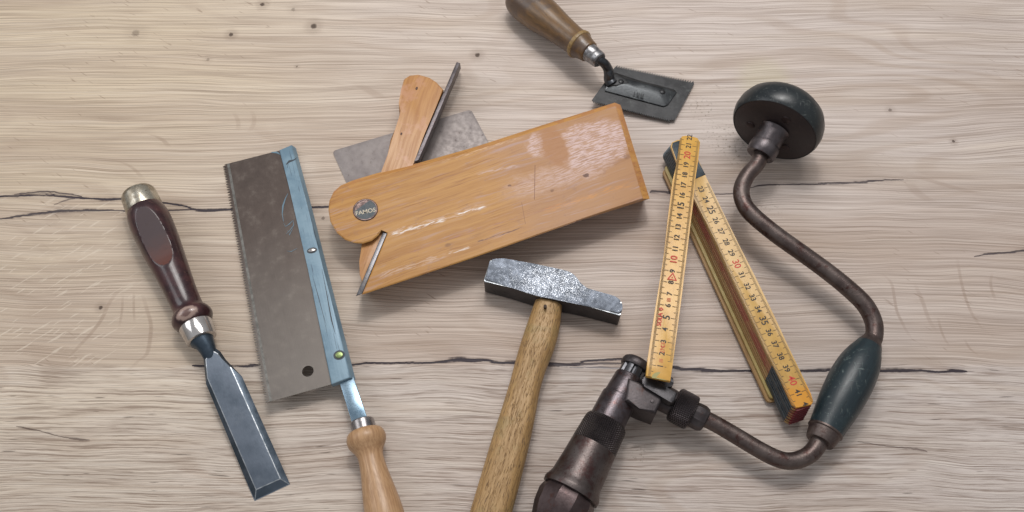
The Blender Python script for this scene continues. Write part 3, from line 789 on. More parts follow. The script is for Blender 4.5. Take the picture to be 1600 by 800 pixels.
slab(bm, pts, .0009)
vb = add('blade', bm, vsteel, t, sharp=25)
bm = bmesh.new()
# pressed stiffener plate, roof shaped
o_ = [(945, 142), (1037, 166.5), (1044, 163.5), (1057.5, 144.5), (1054, 140), (1000, 126), (960, 113), (950, 122)]
i_ = [(957, 129), (1030, 150), (1034, 149), (1042, 141), (1040, 139), (1000, 128.5), (966, 120), (962, 122)]
vo_ = [bm.verts.new(P(x, y, zv(x)+.0012)) for x, y in o_]; vi_ = [bm.verts.new(P(x, y, zv(x)+.0040)) for x, y in i_]; vd_ = [bm.verts.new(P(x, y, zv(x))) for x, y in o_]
for i in range(8):
    j = (i+1) % 8
    bm.faces.new((vo_[i], vo_[j], vi_[j], vi_[i])); bm.faces.new((vd_[i], vd_[j], vo_[j], vo_[i]))
bm.faces.new(vi_)
bmesh.ops.bevel(bm, geom=[e for e in bm.edges], offset=.00035, segments=2, affect='EDGES')
st_o = add('stiffener', bm, metal('stiffener_steel', (62, 64, 66), (80, 82, 84), .3, .45, 90, metalness=.85, c3=(104, 108, 108), bump=.2), t, sharp=40)
for (x, y, hw, hz) in ((970, 128, 5.2, .0052), (1034.5, 144, 5.2, .0052)):
    bm = bmesh.new(); c = P(x, y, zv(x)+.0034); r_ = rad(c, hw)
    sweep(bm, [(c, r_), (c+V(0, 0, .0006), r_*.95), (c+V(0, 0, .0013), r_*.6), (c+V(0, 0, .0015), r_*.1)], 24, ref=V(0, 1, 0))
    add('rivet', bm, vsteel, st_o, sharp=60)
bm = bmesh.new()
for k, (dx, dy) in enumerate(((0, 0), (4, 1), (7, 2.2), (10, 2.8), (13.5, 3.5))):
    a_ = P(992+dx, 143.5+dy, zv(992)+.0031); b_ = P(990.5+dx+(k % 2)*1.5, 150+dy, zv(992)+.0026)
    dd = (b_-a_).normalized(); sd = V(-dd.y, dd.x, 0)*.00035
    up_ = V(0, 0, .0003); prism([a_-sd+up_, b_-sd+up_, b_+sd+up_, a_+sd+up_], [a_-sd, b_-sd, b_+sd, a_+sd], bm=bm)
add('stamp_marks', bm, flatmat('stamp_dark', (34, 38, 40), .6), st_o)
zh = .030
bm = bmesh.new()
path = smooth_prof([(928, 89, zh, 7.6), (936, 93.5, zh-.001, 7.6), (944, 99, zh-.004, 7.8), (949.5, 107, zh-.010, 8.0), (951.5, 116, .016, 8.4), (952, 124, .0115, 9), (956, 131, .0095, 10)], 6)
sweep(bm, [(P(a_, b_, z_), rad(P(a_, b_, z_), w_*.95)) for a_, b_, z_, w_ in path], 32, ref=V(.5, .6, .4))
c0 = P(958, 124, .0095)
add('bent_neck', bm, metal('neck_iron', (92, 94, 98), (66, 68, 72), .26, .4, 90, bump=.2), t, sharp=60)
bm = bmesh.new()
# flange that welds the neck to the stiffener
q = [(948, 118), (962, 114), (980, 124), (984, 130), (962, 134), (948, 131)]
slab(bm, [P(x, y, zv(x)+.0042) for x, y in q], .0022, bev=.0010, seg=3)
add('neck_foot', bm, vsteel, t, sharp=60)
ax = Axis((936, 93.5), zh, (822, 4), .0185)
bm = bmesh.new()
lathe(bm, ax, [(-2, 7), (-1.6, 11.5), (0, 13), (6, 13.6), (7, 12.4), (9, 13.6), (18, 14.6), (20, 14.6)], 40)
add('ferrule', bm, metal('nicked_ferrule', (176, 176, 178), (120, 118, 120), .24, .42, 160, c3=(90, 84, 82), bump=.3), t)
hand_m = wood('worn_dark_handle', ax.D, (120, 90, 56), (96, 72, 46), (62, 44, 34), r=.38, along=30, across=260, bump=.15, patch=(84, 66, 54), pt=(.45, .62), coat=.3, dark=(.55, .75), darkmix=.6)
bm = bmesh.new()
lathe(bm, ax, smooth_prof([(18.5, 14), (20, 17), (25, 18), (31, 19.5), (37, 22)], 4), 56)
lathe(bm, ax, smooth_prof([(42.5, 22), (50, 21.4), (62, 22.2), (80, 24), (100, 27), (120, 29.3), (140, 30), (152, 29), (162, 25), (168, 17), (171, 6)], 5), 56)
hd = add('handle', bm, hand_m, t, sharp=40)
bm = bmesh.new()
lathe(bm, ax, [(36, 21), (37, 23), (39.5, 24), (42, 23.4), (43, 21.4)], 56)
add('ring', bm, wood('pale_ring', ax.D, (150, 122, 76), (128, 102, 64), (92, 70, 46), coat=.2), hd)

# ------------------------------------------------------------------ hammer
base = P(840, 600, 0)
t = thing('hammer', 'cross peen hammer with bright worn steel head and plain ash handle, below the plane', 'hammer', base)
bm = bmesh.new()
ht = [(755.5, 438), (766, 405), (787, 403.5), (840, 413), (884, 422.5), (893, 426), (900, 432), (907, 442), (917, 450), (962, 463), (972, 471), (973, 481), (970, 492), (920, 479), (838, 462), (800, 450)]
z1, z0 = .0245, .0025
cx = P(850, 445, z1)
top = pxpoly(ht, z1); top = roundpoly(top, .0018, 3)
bot = [V(lerp(cx.x, p.x, 1.0), lerp(cx.y, p.y, 1.0), z0) for p in top]
m = M('bright_hammer_steel')
n1 = m.noise(m.co, 60, 6, .7); n2 = m.noise(m.co, 650, 5, .75); n3 = m.noise(m.co, 260, 5, .7)
Zs = m.sep()[2]
n4 = m.noise(m.co, 1100, 3, .7)
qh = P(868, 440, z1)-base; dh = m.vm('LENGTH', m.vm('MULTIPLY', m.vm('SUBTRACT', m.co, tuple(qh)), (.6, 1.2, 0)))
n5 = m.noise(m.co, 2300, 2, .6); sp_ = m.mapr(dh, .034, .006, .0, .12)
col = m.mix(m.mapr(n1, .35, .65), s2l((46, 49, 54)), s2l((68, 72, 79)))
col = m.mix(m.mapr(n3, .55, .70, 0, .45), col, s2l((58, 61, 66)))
col = m.mix(m.mapr(m.math('ADD', n5, sp_), .68, .76, 0, .6), col, s2l((208, 212, 218)))  # bright metal specks, painted denser mid-face to stand in for the lamp's reflection
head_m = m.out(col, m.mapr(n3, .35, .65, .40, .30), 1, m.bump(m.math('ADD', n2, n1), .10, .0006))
side_m = metal('dark_hammer_side', (66, 64, 66), (84, 82, 84), .4, .55, 90, bump=.3)
n_ = len(top)
tv = [bm.verts.new(p) for p in top]; bv = [bm.verts.new(p) for p in bot]
ft = bm.faces.new(tv); fb = bm.faces.new(bv[::-1])
for i in range(n_):
    f = bm.faces.new((tv[i], bv[i], bv[(i+1) % n_], tv[(i+1) % n_])); f.material_index = 1
bmesh.ops.bevel(bm, geom=list(ft.edges), offset=.0016, segments=3, affect='EDGES', material=2, clamp_overlap=True)
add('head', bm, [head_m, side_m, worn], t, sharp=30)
axd = P(766, 800, .014)-P(857, 470, .014)
ash = wood('ash_handle', axd, (178, 142, 94), (150, 116, 72), (96, 70, 44), r=.5, along=42, across=520, bump=.5, dark=(.54, .66), darkmix=.85, patch=(158, 130, 84), pt=(.5, .66))
pr = smooth_prof([(862, 452, .0135, 19), (860, 462, .0135, 20), (855, 484, .0135, 22.5), (849, 510, .0138, 25.5), (840, 540, .014, 26.5), (829, 572, .0142, 25), (820, 604, .0145, 24.5), (810, 645, .015, 27), (798, 690, .0155, 29.5), (783, 745, .016, 31), (766, 805, .0165, 32), (748, 870, .017, 32), (735, 915, .017, 29), (731, 930, .017, 22)], 5)
bm = bmesh.new(); n_ = 56
sts = [(P(a_, b_, z_), rad(P(a_, b_, z_), w_), min(rad(P(a_, b_, z_), w_)*.86, z_-.0005)) for a_, b_, z_, w_ in pr]
rings = sweep(bm, sts, n=n_)
for r_, s_ in zip(rings, sts):      # flatten the sides a little: rounded rectangle section
    for v_ in r_:
        d_ = v_.co-s_[0]; l_ = abs(d_.z)/max(s_[2], 1e-5)
        if l_ > .80: v_.co.z = s_[0].z+math.copysign(s_[2]*(.80+(l_-.80)*.35), d_.z)
hh_ = add('handle', bm, ash, t, sharp=50)
bm = bmesh.new(); c = P(852, 478.5, .0258); rr = rad(c, 2.6)
sweep(bm, [(c-V(0, 0, .003), rr), (c+V(0, 0, .0003), rr)], 14, ref=V(0, 1, 0))
add('nail_hole', bm, flatmat('nail_dark', (66, 48, 36), .7), hh_)

# ------------------------------------------------------------------ folding ruler
base = P(1130, 450, 0)
t = thing('folding_ruler', 'yellow folding ruler with red and black numbers, one leg swung out from its stack', 'folding ruler', base)
def yellow(name, D, c1, c2, gold=None):
    m = M(name); u, v, w = m.frame(D)
    g = m.noise(m.comb(m.math('MULTIPLY', u, 30), m.math('MULTIPLY', v, 600), 0), 1, 4, .6); n1 = m.noise(m.co, 60, 5, .65)
    col = m.mix(m.mapr(n1, .35, .7), s2l(c1), s2l(c2)); col = m.mix(m.mapr(g, .5, .75, 0, .35), col, s2l((150, 112, 58)))
    if gold is not None:
        col = m.mix(m.mapr(m.math('ADD', u, m.math('MULTIPLY', n1, .012)), gold, gold+.012, 0, .85), col, s2l((222, 152, 48)))
    n2 = m.noise(m.co, 260, 4, .7); col = m.mix(m.mapr(n2, .64, .72, 0, .5), col, s2l((150, 124, 76)))
    return m.out(col, .34, 0, m.bump(g, .08, .0004), coat=.3, coatr=.2)
olive = wood('ruler_side_wood', P(1207, 625, 0)-P(1045, 250, 0), (164, 130, 82), (142, 108, 62), (96, 66, 40), r=.5, along=12, across=500, coat=.1)
redwood = wood('ruler_side_red', P(1207, 625, 0)-P(1045, 250, 0), (158, 108, 70), (138, 88, 58), (104, 56, 42), r=.5, along=6, across=500, patch=(146, 78, 56), pt=(.5, .58))
hinge_m = metal('dark_hinge_plate', (48, 56, 62), (66, 74, 80), .35, .5, 120, metalness=.5, bump=.2)
redend = flatmat('red_end_paint', (118, 34, 42), .4)
ink = flatmat('black_ink', (40, 30, 24), .5); inkr = flatmat('red_ink', (206, 56, 40), .5); inkt = flatmat('tick_ink', (92, 68, 34), .5)
def leg_marks(leg, A, B, uA, uB, W, n0, n1, red, big, mmr, extra=None):
    """A,B: 3-D centre line points carrying scale values uA,uB (cm)"""
    D = (B-A); per = D.length/(uB-uA); D.normalize()
    S = V(0, 0, 1).cross(D).normalized()      # left of travel
    N_ = D.cross(S).normalized(); N_ = N_ if N_.z > 0 else -N_
    def at(u, v=0): return A+D*(u-uA)*per+S*v+N_*.00012
    bt = bmesh.new()
    def bar(u, v0, v1, w):
        d = D*w/2; f = bt.faces.new([bt.verts.new(x) for x in (at(u, v0)-d, at(u, v0)+d, at(u, v1)+d, at(u, v1)-d)])
    k = math.ceil(mmr[0]*10)
    while k <= mmr[1]*10:
        u = k/10
        ln = .0052 if k % 10 == 0 else (.0036 if k % 5 == 0 else .0021)
        wdt = .00040 if k % 5 == 0 else .00036
        bar(u, W/2-.0004, W/2-ln, wdt); bar(u, -W/2+.0004, -W/2+ln, wdt)
        k += 1
    add('scale_ticks', bt, inkt, leg, recalc=False)
    bk, rd = bmesh.new(), bmesh.new()
    for n_ in range(n0, n1+1):
        if n_ in red:
            rb = bmesh.new(); text_bm(str(n_), .0072, at(n_+.02, 0), D, S, rb, bold=.0001); add('red_numeral', rb, inkr, leg, recalc=False); continue
        isr = n_ in red; sz = .0072 if (n_ in big or isr) else .0056
        text_bm(str(n_), sz, at(n_+.02, 0), D, S, rd if isr else bk, bold=.00012 if not isr else .00010)
    if extra: extra(at, D, S, bk, rd)
    if bk.verts: add('black_numerals', bk, ink, leg, recalc=False)
    if rd.verts: add('red_numerals', rd, inkr, leg, recalc=False)
def ruler_leg(name, Lp, Rp, zf, th, mat, parent, ends=0):
    pts = [P(x, y, zf(y)) for x, y in Lp]+[P(x, y, zf(y)) for x, y in Rp[::-1]]
    bm = bmesh.new(); slab(bm, pts, th, bev=.0004, seg=2)
    return add(name, bm, mat, parent, sharp=40)
zl1 = lambda y: lerp(.0345, .0500, (y-215)/380)
L1 = [(1073, 211.5), (1066, 212.5), (1062.5, 217), (1059.5, 240), (1056, 262), (1051, 281), (1048, 305), (1043, 345), (1038, 393), (1032, 432), (1022, 494), (1012, 560), (1009, 587)]
R1 = [(1084, 213.5), (1090, 215.5), (1094, 222), (1091.5, 247), (1086.5, 280), (1083, 317.5), (1078, 358), (1073, 400), (1065, 465), (1057, 525), (1051, 570), (1047.5, 595.5)]
yl = yellow('yellow_rule_face', P(1030, 590, 0)-P(1078, 215, 0), (216, 168, 82), (200, 150, 66))
leg1 = ruler_leg('ruler_leg', L1, R1, zl1, .0030, yl, t)
A = P(1032, 572.5, zl1(572)); B = P(1076.2, 227.5, zl1(228))
def extra1(at, D, S, bk, rd):
    text_bm('SOLA', .0044, at(4.75, .0047), D, S, rd, bold=.00012)
    for k in range(24):                                           # small diamond logo
        pass
    for (u, v, r_) in ((5.62, .0047, .0015),):
        q = [at(u-.16, v), at(u, v-.0018), at(u+.16, v), at(u, v+.0018)]; q2 = [at(u-.07, v), at(u, v-.0008), at(u+.07, v), at(u, v+.0008)]
        for i in range(4): rd.faces.new([rd.verts.new(x) for x in (q[i], q[(i+1) % 4], q2[(i+1) % 4], q2[i])])
    # class triangle between 8 and 9
    tr = [at(8.22, -.0040), at(8.22, .0034), at(8.92, -.0003)]; tc = sum(tr, V(0, 0, 0))/3; ti = [lerp(tc, x, .66) for x in tr]
    tr = tr[:]
    for i in range(3): rd.faces.new([rd.verts.new(x) for x in (tr[i], tr[(i+1) % 3], ti[(i+1) % 3], ti[i])])
    rd.faces.new([rd.verts.new(lerp(tc, x, .2)) for x in tr])
    for u, s_, z_ in ((1.45, 'III', .0040), (2.35, '2M', .0048), (2.72, 'CE', .0040), (6.5, 'III', .0042)):
        text_bm(s_, z_, at(u, 0), D, S, rd, bold=-.00002)
leg_marks(leg1, A, B, 1, 21, .0162, 1, 21, {10, 20}, {5, 15}, (.1, 21.6), extra1)
bm = bmesh.new(); text_bm('22', .0056, A+(B-A)*(20.85/20)+V(0, 0, .0002), (B-A).normalized(), V(0, 0, 1).cross(B-A).normalized(), bm, bold=.0001)
add('black_numerals', bm, ink, leg1, recalc=False)
bm = bmesh.new(); c = A-(B-A).normalized()*.0062+V(0, 0, .00008); D_ = (B-A).normalized(); S_ = V(0, 0, 1).cross(D_)
pts = [c-D_*.0035+S_*(.0052*math.cos(math.pi*k/12))+D_*(.0052*math.sin(math.pi*k/12)) for k in range(13)]
slab(bm, pts, .0001); add('hinge_mark', bm, flatmat('green_gold_mark', (150, 142, 62), .4), leg1)
# leg 2 on top of the stack, then the folded legs below it
L2 = [(1058, 218.5), (1050, 222), (1048, 228), (1056, 250), (1070, 280), (1084, 309), (1120, 380), (1147, 440), (1172.5, 494), (1198.5, 550), (1220, 593), (1238, 632), (1245, 637)]
R2 = [(1070, 217), (1078, 222), (1091, 249), (1105, 280), (1130, 332), (1157, 387), (1184, 440), (1210, 494), (1234.5, 547), (1254, 587.5), (1267, 615), (1271, 627), (1268, 632)]
yp = yellow('pale_rule_face', P(1253, 630, 0)-P(1075, 230, 0), (208, 168, 98), (192, 150, 80), gold=(P(1244, 605, .03)-base).dot((P(1253, 630, 0)-P(1075, 230, 0)).normalized()))
LH = .00285
z2 = lambda y: .0312
leg2 = ruler_leg('ruler_leg', L2, R2, z2, LH-.0002, yp, t)
A2 = P(1110.5, 328, .0312); B2 = P(1237.5, 594.5, .0312)
leg_marks(leg2, A2, B2, 25, 40, .0160, 23, 41, {30, 40}, {25, 35}, (22.7, 41.9))
bm = bmesh.new(); D2 = (B2-A2).normalized(); S2 = V(0, 0, 1).cross(D2)
text_bm('4', .0056, P(1258, 631, .0315), D2, S2, bm, bold=.0001); add('black_numerals', bm, ink, leg2, recalc=False)
bm = bmesh.new(); slab(bm, [P(x, y, .0316) for x, y in ((1059, 220), (1051, 223), (1050, 229), (1057, 249), (1072, 280), (1074, 285), (1102.5, 272.5), (1089, 248), (1077, 223), (1070, 218.5))], .0006, bev=.0003)
add('hinge_plate', bm, hinge_m, leg2)
c0 = lerp(P(1079, 240, .03), P(1079, 240, .03), 0)
plan = [P(x, y, .0312) for x, y in L2]+[P(x, y, .0312) for x, y in R2[::-1]]
A_end = P(1061, 221, .0312); B_end = P(1257, 635, .0312); Dl = (B_end-A_end).normalized(); Sl = V(0, 0, 1).cross(Dl)
LL = (B_end-A_end).length
def folded(z_top, du0, du1, off0, off1, mat, W=.0162):
    """a folded leg below: slab with its own small slide along and across"""
    a_ = A_end+Dl*du0+Sl*off0; b_ = B_end+Dl*du1+Sl*off1; a_.z = b_.z = z_top
    d_ = (b_-a_).normalized(); s_ = V(0, 0, 1).cross(d_)*W/2
    pts = roundpoly([a_-s_, b_-s_, b_+s_, a_+s_], .005, 5)
    bm = bmesh.new(); slab(bm, pts, LH-.0003, bev=.0003, seg=1)
    lg = add('ruler_leg', bm, mat, t, sharp=40)
    # painted hinge zone at both ends, wrapped a hair proud of the wood
    for (e0, e1, mt, nm) in ((-.0004, .026, hinge_m, 'hinge_plate'), (LL*1.0+du1-du0-.036, LL+du1-du0-.0016, hinge_m, 'hinge_plate')):
        q = [a_+d_*e0-s_*1.012, a_+d_*e1-s_*1.012, a_+d_*e1+s_*1.012, a_+d_*e0+s_*1.012]
        if nm == 'hinge_plate' and e0 < 0: q = roundpoly(q, [.005, 0, 0, .005], 5)
        if e0 > 0: q = roundpoly(q, [0, .0035, .0035, 0], 5)
        bm = bmesh.new(); slab(bm, [x+V(0, 0, .0001) for x in q], LH-.0002); add(nm, bm, mt, lg, sharp=40)
    bm = bmesh.new(); q = [b_-d_*.003-s_*.9, b_+d_*.0003-s_*.66, b_+d_*.0003+s_*.66, b_-d_*.003+s_*.9]
    slab(bm, [x+V(0, 0, .0002) for x in q], LH+.0001); add('red_end', bm, redend, lg)
    return lg
for k in range(7):
    zt_ = .0312-LH*(k+1)
    folded(zt_, -.0006*k-.001, .0007*(k+1), -.0003*k, -.0004*k+random.uniform(-.0003, .0003), redwood if k in (1, 2, 3) else olive)
# the lowest legs, fanned out a little to the left
def lowleg(pl, z_top, mat):
    a_, b_ = P(pl[0][0], pl[0][1], z_top), P(pl[1][0], pl[1][1], z_top); d_ = (b_-a_).normalized(); s_ = V(0, 0, 1).cross(d_)*.0081
    bm = bmesh.new(); slab(bm, roundpoly([a_-s_, b_-s_, b_+s_, a_+s_], .004, 4), LH-.0003, bev=.0003, seg=1)
    return add('ruler_leg', bm, mat, t, sharp=40)
pale_m = yellow('aged_leg_face', Dl, (178, 160, 104), (164, 142, 86))
lowleg(((1051, 256), (1220, 619)), .0082, pale_m)
lowleg(((1048, 262), (1215, 625)), .0053, olive)

# ------------------------------------------------------------------ hand brace
base = P(1200, 500, 0)
t = thing('hand_brace', 'iron hand brace with black round pad, bent brown crank and dark green grip', 'brace', base)
black_m = metal('black_lacquered_wood', (26, 32, 36), (36, 42, 44), .30, .42, 50, metalness=0, c3=(52, 56, 56), t3=(.6, .78), bump=.06, bscale=300)
under_m = metal('dull_pad_underside', (40, 32, 34), (50, 40, 40), .5, .6, 60, metalness=0, c3=(58, 46, 46), bump=.15)
green_m = wood('dark_green_grip', P(1289, 676, 0)-P(1360, 540, 0), (34, 48, 53), (27, 40, 46), (17, 26, 31), r=.36, along=14, across=300, bump=.12, patch=(46, 60, 63), pt=(.56, .7), coat=.08, dark=(.56, .7))
def scuff(mat, c, lo, hi, sc_=(40, 900), st_=.5):
    m = M.__new__(M); m.m = mat; m.t = mat.node_tree; m.n = m.t.nodes; m.b = m.n['Principled BSDF']; m.co = m.n.new('ShaderNodeTexCoord').outputs['Object']
    old = m.b.inputs['Base Color'].links[0].from_socket
    a_ = m.noise(m.vm('MULTIPLY', m.co, (60, 420, 420)), 1, 4, .7); b_ = m.noise(m.vm('MULTIPLY', m.co, (500, 90, 300)), 1, 4, .7); d_ = m.noise(m.co, 30, 3, .6)
    k = m.math('MULTIPLY', m.math('MAXIMUM', m.mapr(a_, lo, hi), m.mapr(b_, lo+.02, hi+.02)), m.mapr(d_, .35, .6, .25*st_, st_))
    m.put(m.b.inputs['Base Color'], m.mix(k, old, s2l(c)))
    ro = m.b.inputs['Roughness'].links[0].from_socket
    m.put(m.b.inputs['Roughness'], m.math('ADD', ro, m.math('MULTIPLY', k, .25)))
scuff(green_m, (96, 108, 106), .58, .68, st_=.8); scuff(black_m, (88, 92, 90), .58, .68, st_=.7)
scuff(iron_brown, (128, 112, 108), .60, .70, st_=.6); scuff(lac, (112, 76, 66), .60, .70, st_=.5)
# pad: axis nearly level, rim standing on the table
pc = P(1210, 203, .040)                       # centre of the flat underside
adir = V(.47, .88, -.03).normalized()   # points away from the crank
R0 = rad(pc, 70)
pc.z = max(pc.z, R0*math.sqrt(1-adir.z**2)-.002)
bm = bmesh.new()
pr = [(.0005, .20), (.0, .93), (-.0008, .955), (.0006, .975), (.003, 1.0), (.008, 1.02), (.014, 1.0), (.020, .93), (.025, .80), (.029, .62), (.0315, .40), (.0325, .15), (.0326, .01)]
sweep(bm, [(pc+adir*a_, R0*r_) for a_, r_ in pr], 96)
pad = add('pad', bm, black_m, t, sharp=35)
bm = bmesh.new()
sweep(bm, [(pc+adir*.0004-adir*.0006, R0*.945), (pc-adir*.0009, R0*.92), (pc-adir*.0011, R0*.1)], 96)
ud = add('underside', bm, under_m, pad, sharp=60)
side = adir.cross(V(0, 0, 1)).normalized(); upv = side.cross(adir)
for an in (75, 195, 315):
    bm = bmesh.new(); c = pc-adir*.001+(side*math.cos(math.radians(an))+upv*math.sin(math.radians(an)))*R0*.55
    sweep(bm, [(c, .0036), (c-adir*.0008, .0033), (c-adir*.0012, .0020), (c-adir*.0013, .0002)], 20)
    add('screw', bm, flatmat('dull_screw', (64, 52, 52), .45, .5), pad)
# collar at the pad
bm = bmesh.new()
e1 = P(1187, 243, .0345); cd_ = (e1-pc).normalized(); cl_ = (e1-pc).length
pr = [(0, .0125), (.05, .0118), (.15, .0112), (.45, .0108), (.55, .0104), (.57, .0114), (.66, .0120), (.93, .0118), (1.0, .0110), (1.0, .0085), (.97, .0070)]
sweep(bm, [(pc+cd_*cl_*a_, r_) for a_, r_ in pr], 48)
add('collar', bm, metal('collar_iron', (84, 78, 80), (104, 98, 100), .32, .46, 110, c3=(92, 66, 64), bump=.2), t, sharp=35)
# crank rod
def rod(pts, k=6, n=32):
    pr = smooth_prof(pts, k); bm = bmesh.new()
    sts = [(P(a_, b_, z_), rad(P(a_, b_, z_), w_)) for a_, b_, z_, w_ in pr]
    # parallel-transport frames
    rings = []; prev = V(0, 0, 1)
    for i, (p, r) in enumerate(sts):
        tt = (sts[min(i+1, len(sts)-1)][0]-sts[max(i-1, 0)][0]).normalized()
        sd = tt.cross(prev).normalized(); prev = sd.cross(tt).normalized()
        rings.append([bm.verts.new(p+sd*r*math.cos(2*math.pi*q/n)+prev*r*math.sin(2*math.pi*q/n)) for q in range(n)])
    for a_, b_ in zip(rings, rings[1:]):
        for q in range(n): bm.faces.new((a_[q], a_[(q+1) % n], b_[(q+1) % n], b_[q]))
    bm.faces.new(rings[0]); bm.faces.new(rings[-1])
    return bm
bm = rod([(1190, 238, .0350, 12.3), (1183, 256, .0345, 12.3), (1167, 275, .0335, 12.4), (1158.5, 296, .0325, 12.8), (1162, 317, .032, 13), (1176, 336, .0315, 13.2), (1212, 366, .030, 13.2), (1254, 396, .028, 13.2), (1295, 426, .026, 13.4), (1328, 453, .0245, 13.6), (1352, 477, .0228, 13.8), (1365, 503, .0215, 13.6), (1366, 525, .0205, 13.6), (1361, 540, .020, 13)])
add('crank', bm, iron_brown, t, sharp=60)
axg = Axis((1360, 536), .0198, (1289, 674), .0182)
bm = bmesh.new()
lathe(bm, axg, smooth_prof([(-13, 13.5), (-6, 15), (0, 18), (4, 20)], 3), 48)
add('grip_cap', bm, iron_brown, t)
bm = bmesh.new()
lathe(bm, axg, smooth_prof([(2, 19), (10, 22.5), (22, 27.5), (38, 32), (56, 34.4), (72, 35), (92, 34.3), (112, 32.6), (130, 30.2), (146, 28), (153, 27.2)], 5), 72)
add('grip', bm, green_m, t, sharp=50)
bm = bmesh.new()
lathe(bm, axg, [(150, 20), (152.6, 28), (155, 28), (156, 27), (156.5, 26), (164, 24.6), (172, 22.8), (173.5, 22), (174, 15)], 48)
add('grip_ferrule', bm, iron_brown, t)
bm = rod([(1281, 688, .0178, 14.5), (1275, 699, .0178, 14.2), (1266, 709, .018, 14), (1252, 717, .018, 13.8), (1233, 720.5, .0185, 13.6), (1213, 716, .019, 13.5), (1187, 703, .0195, 13.3), (1155, 684, .020, 13.2), (1122, 664.5, .021, 13), (1092, 649, .022, 13), (1075, 640, .022, 13)])
add('crank', bm, iron_brown, t, sharp=60)
# knurled ratchet ring
def knurl(name, c1, c2, D, pitch, bumpst=.9, lim=None):
    m = M(name); u, v, w = m.frame(D)
    n1 = m.noise(m.co, 90, 5, .6); col = m.mix(m.mapr(n1, .4, .65), s2l(c1), s2l(c2))
    a_ = m.math('SINE', m.math('MULTIPLY', m.math('ADD', u, v), 6.283/pitch)); b_ = m.math('SINE', m.math('MULTIPLY', m.math('SUBTRACT', u, v), 6.283/pitch))
    h = m.math('MULTIPLY', m.math('ADD', a_, b_), .5)
    col = m.mix(m.mapr(h, -.2, -.8, 0, .5), col, s2l((40, 34, 34)))
    return m.out(col, .42, .9, m.bump(h, bumpst, .0006))
axr = Axis((1098, 655), .0215, (1003, 604), .0225)
bm = bmesh.new()
lathe(bm, axr, [(-6, 15.5), (-4, 18.6), (0, 20.5), (3, 21.4), (13, 21.4), (16, 20.6), (18, 20.4)], 12)
add('ratchet_collar', bm, iron_dark, t, sharp=25)
bm = bmesh.new()
lathe(bm, axr, [(17, 20), (18, 26), (20.5, 28), (30, 28.4), (47, 28), (50, 26.5), (52, 24), (53, 18)], 56)
add('ratchet_ring', bm, knurl('knurled_ring_iron', (86, 80, 82), (70, 64, 66), axr.D, .0016), t)
bm = bmesh.new()
lathe(bm, axr, [(50, 20), (56, 21), (90, 21), (108, 20)], 40)
add('ratchet_shaft', bm, iron_dark, t)
# pawl housing and pawls
bm = bmesh.new()
q = pxpoly([(982, 590), (1000, 597), (1037, 620), (1024.5, 647.5), (999, 638), (976, 626)], .0375)
prism(q, [V(p.x, p.y, .010) for p in q], bm=bm, bev=.0022, seg=3)
add('pawl_housing', bm, iron_dark, t, sharp=35)
for (q, z_) in (([(1003, 590), (1012, 586), (1059, 613), (1053, 629), (1047, 628), (1004, 602)], .0405), ([(1030, 581), (1052, 590), (1053, 600), (1045, 606), (1028, 597)], .036)):
    q = roundpoly(pxpoly(q, z_), .0012, 3)
    bm = bmesh.new(); prism(q, [V(p.x, p.y, .022) for p in q], bm=bm, bev=.0012, seg=3)
    add('pawl', bm, metal('pawl_iron', (62, 60, 62), (78, 76, 78), .32, .45, 120, bump=.2), t, sharp=35)
bm = bmesh.new(); c = P(1019, 627, .0377); sweep(bm, [(c, .0013), (c+V(0, 0, .0005), .0011), (c+V(0, 0, .0006), .0002)], 16, ref=V(0, 1, 0))
add('pin', bm, iron_dark, t)
# chuck
axc = Axis((993, 572), .0245, (886, 779), .0225)
CD = axc.D
bm = bmesh.new()
lathe(bm, axc, [(-10, 6), (-9.5, 19), (-7, 22), (-4, 23.4), (2, 24), (4, 23), (4.5, 18)], 56)
add('end_cap', bm, iron_dark, t, sharp=35)
bm = bmesh.new()
# fluted neck: star section
sts = axc.st([(3, 20.5), (24, 21.5)])
r_ = sweep(bm, sts, 48)
for rg, s_ in zip(r_, sts):
    for i, v_ in enumerate(rg):
        if (i//2) % 3 == 0: v_.co = s_[0]+(v_.co-s_[0])*.86
add('fluted_neck', bm, metal('fluted_iron', (96, 96, 100), (74, 74, 78), .28, .4, 120, bump=.1), t, sharp=20)
bm = bmesh.new()
lathe(bm, axc, [(18, 19), (19, 22.5), (21, 23.4), (52, 25.6), (54, 25.8), (55, 27.4), (58, 28), (100, 29), (102, 29), (103, 27)], 64)
add('chuck_sleeve', bm, metal('sleeve_iron', (78, 70, 72), (100, 94, 98), .26, .42, 80, c3=(86, 64, 62), t3=(.5, .68), bump=.25), t, sharp=25)
bm = bmesh.new()
lathe(bm, axc, [(96, 26), (97, 31), (100, 33.5), (105, 34.6), (142, 37)], 72, cap=True)
add('knurled_band', bm, knurl('knurled_shell_iron', (86, 80, 80), (66, 60, 62), axc.D, .00175), t, sharp=30)
bm = bmesh.new()
lathe(bm, axc, [(141.9, 30), (142, 37.1), (165, 38.4), (202, 41.5), (208, 43.5), (214, 46.4), (217, 47), (223, 46.4), (224, 44), (225, 36)], 72)
add('chuck_shell', bm, metal('shell_iron', (82, 73, 71), (98, 90, 88), .32, .46, 60, c3=(76, 54, 52), t3=(.48, .66), bump=.25, fine=((58, 42, 42), .62, .72)), t, sharp=25)
bm = bmesh.new()
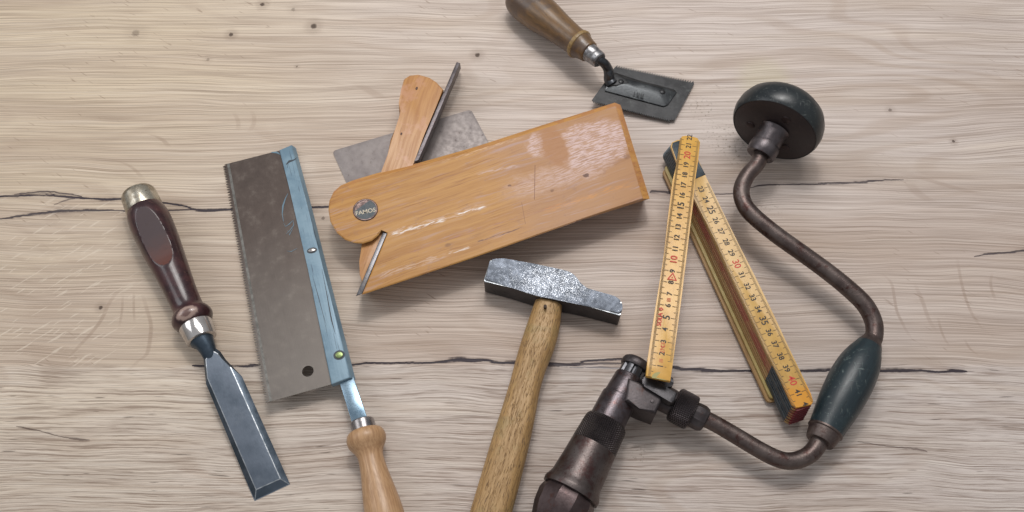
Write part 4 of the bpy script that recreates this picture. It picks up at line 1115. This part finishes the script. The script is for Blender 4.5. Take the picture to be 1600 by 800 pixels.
lathe(bm, axc, [(222, 30), (223, 42), (227, 44.5), (236, 47), (258, 45), (288, 36), (312, 26), (316, 10)], 10)
bmesh.ops.bevel(bm, geom=[e for e in bm.edges if e.calc_face_angle(0) > .3], offset=.0012, segments=2, affect='EDGES')
add('jaw_nose', bm, metal('jaw_iron', (76, 64, 64), (92, 80, 80), .34, .5, 70, c3=(82, 58, 54), bump=.25), t, sharp=20)

# ------------------------------------------------------------------ light
w = bpy.data.worlds.new('World'); sc.world = w; w.use_nodes = True
nt_ = w.node_tree; bg = nt_.nodes['Background']
tc = nt_.nodes.new('ShaderNodeTexCoord'); sp = nt_.nodes.new('ShaderNodeSeparateXYZ'); mr = nt_.nodes.new('ShaderNodeMapRange'); mx = nt_.nodes.new('ShaderNodeMix'); mx.data_type = 'RGBA'
nt_.links.new(tc.outputs['Generated'], sp.inputs[0]); nt_.links.new(sp.outputs[2], mr.inputs[0])
mr.inputs[1].default_value = .1; mr.inputs[2].default_value = .8
nt_.links.new(mr.outputs[0], mx.inputs[0]); mx.inputs[6].default_value = (.42, .41, .40, 1); mx.inputs[7].default_value = (.80, .82, .86, 1)
nt_.links.new(mx.outputs[2], bg.inputs[0]); bg.inputs[1].default_value = .50
def area(name, loc, tgt, sx, sy, e, col):
    l = bpy.data.lights.new(name, 'AREA'); l.shape = 'RECTANGLE'; l.size = sx; l.size_y = sy; l.energy = e; l.color = col
    o = bpy.data.objects.new(name, l); C.objects.link(o); o.location = loc
    o.rotation_euler = (Vector(tgt)-Vector(loc)).to_track_quat('-Z', 'Y').to_euler()
area('ceiling_lamp', (.10, .70, 1.5), (0, 0, 0), 1.05, .65, 14, (1, .97, .935))
area('spot_lamp', (.02, .52, 1.35), (0, 0, 0), .16, .12, 3.4, (1, .98, .96))
area('left_fill', (-1.6, .4, 1.3), (0, 0, 0), 1.0, .9, 7, (.95, .97, 1))  # soft fill light added from the left, not a window
sc.view_settings.view_transform = 'Standard'; sc.view_settings.look = 'None'; sc.view_settings.gamma = 1; sc.view_settings.exposure = 0
sc.render.engine = 'CYCLES'
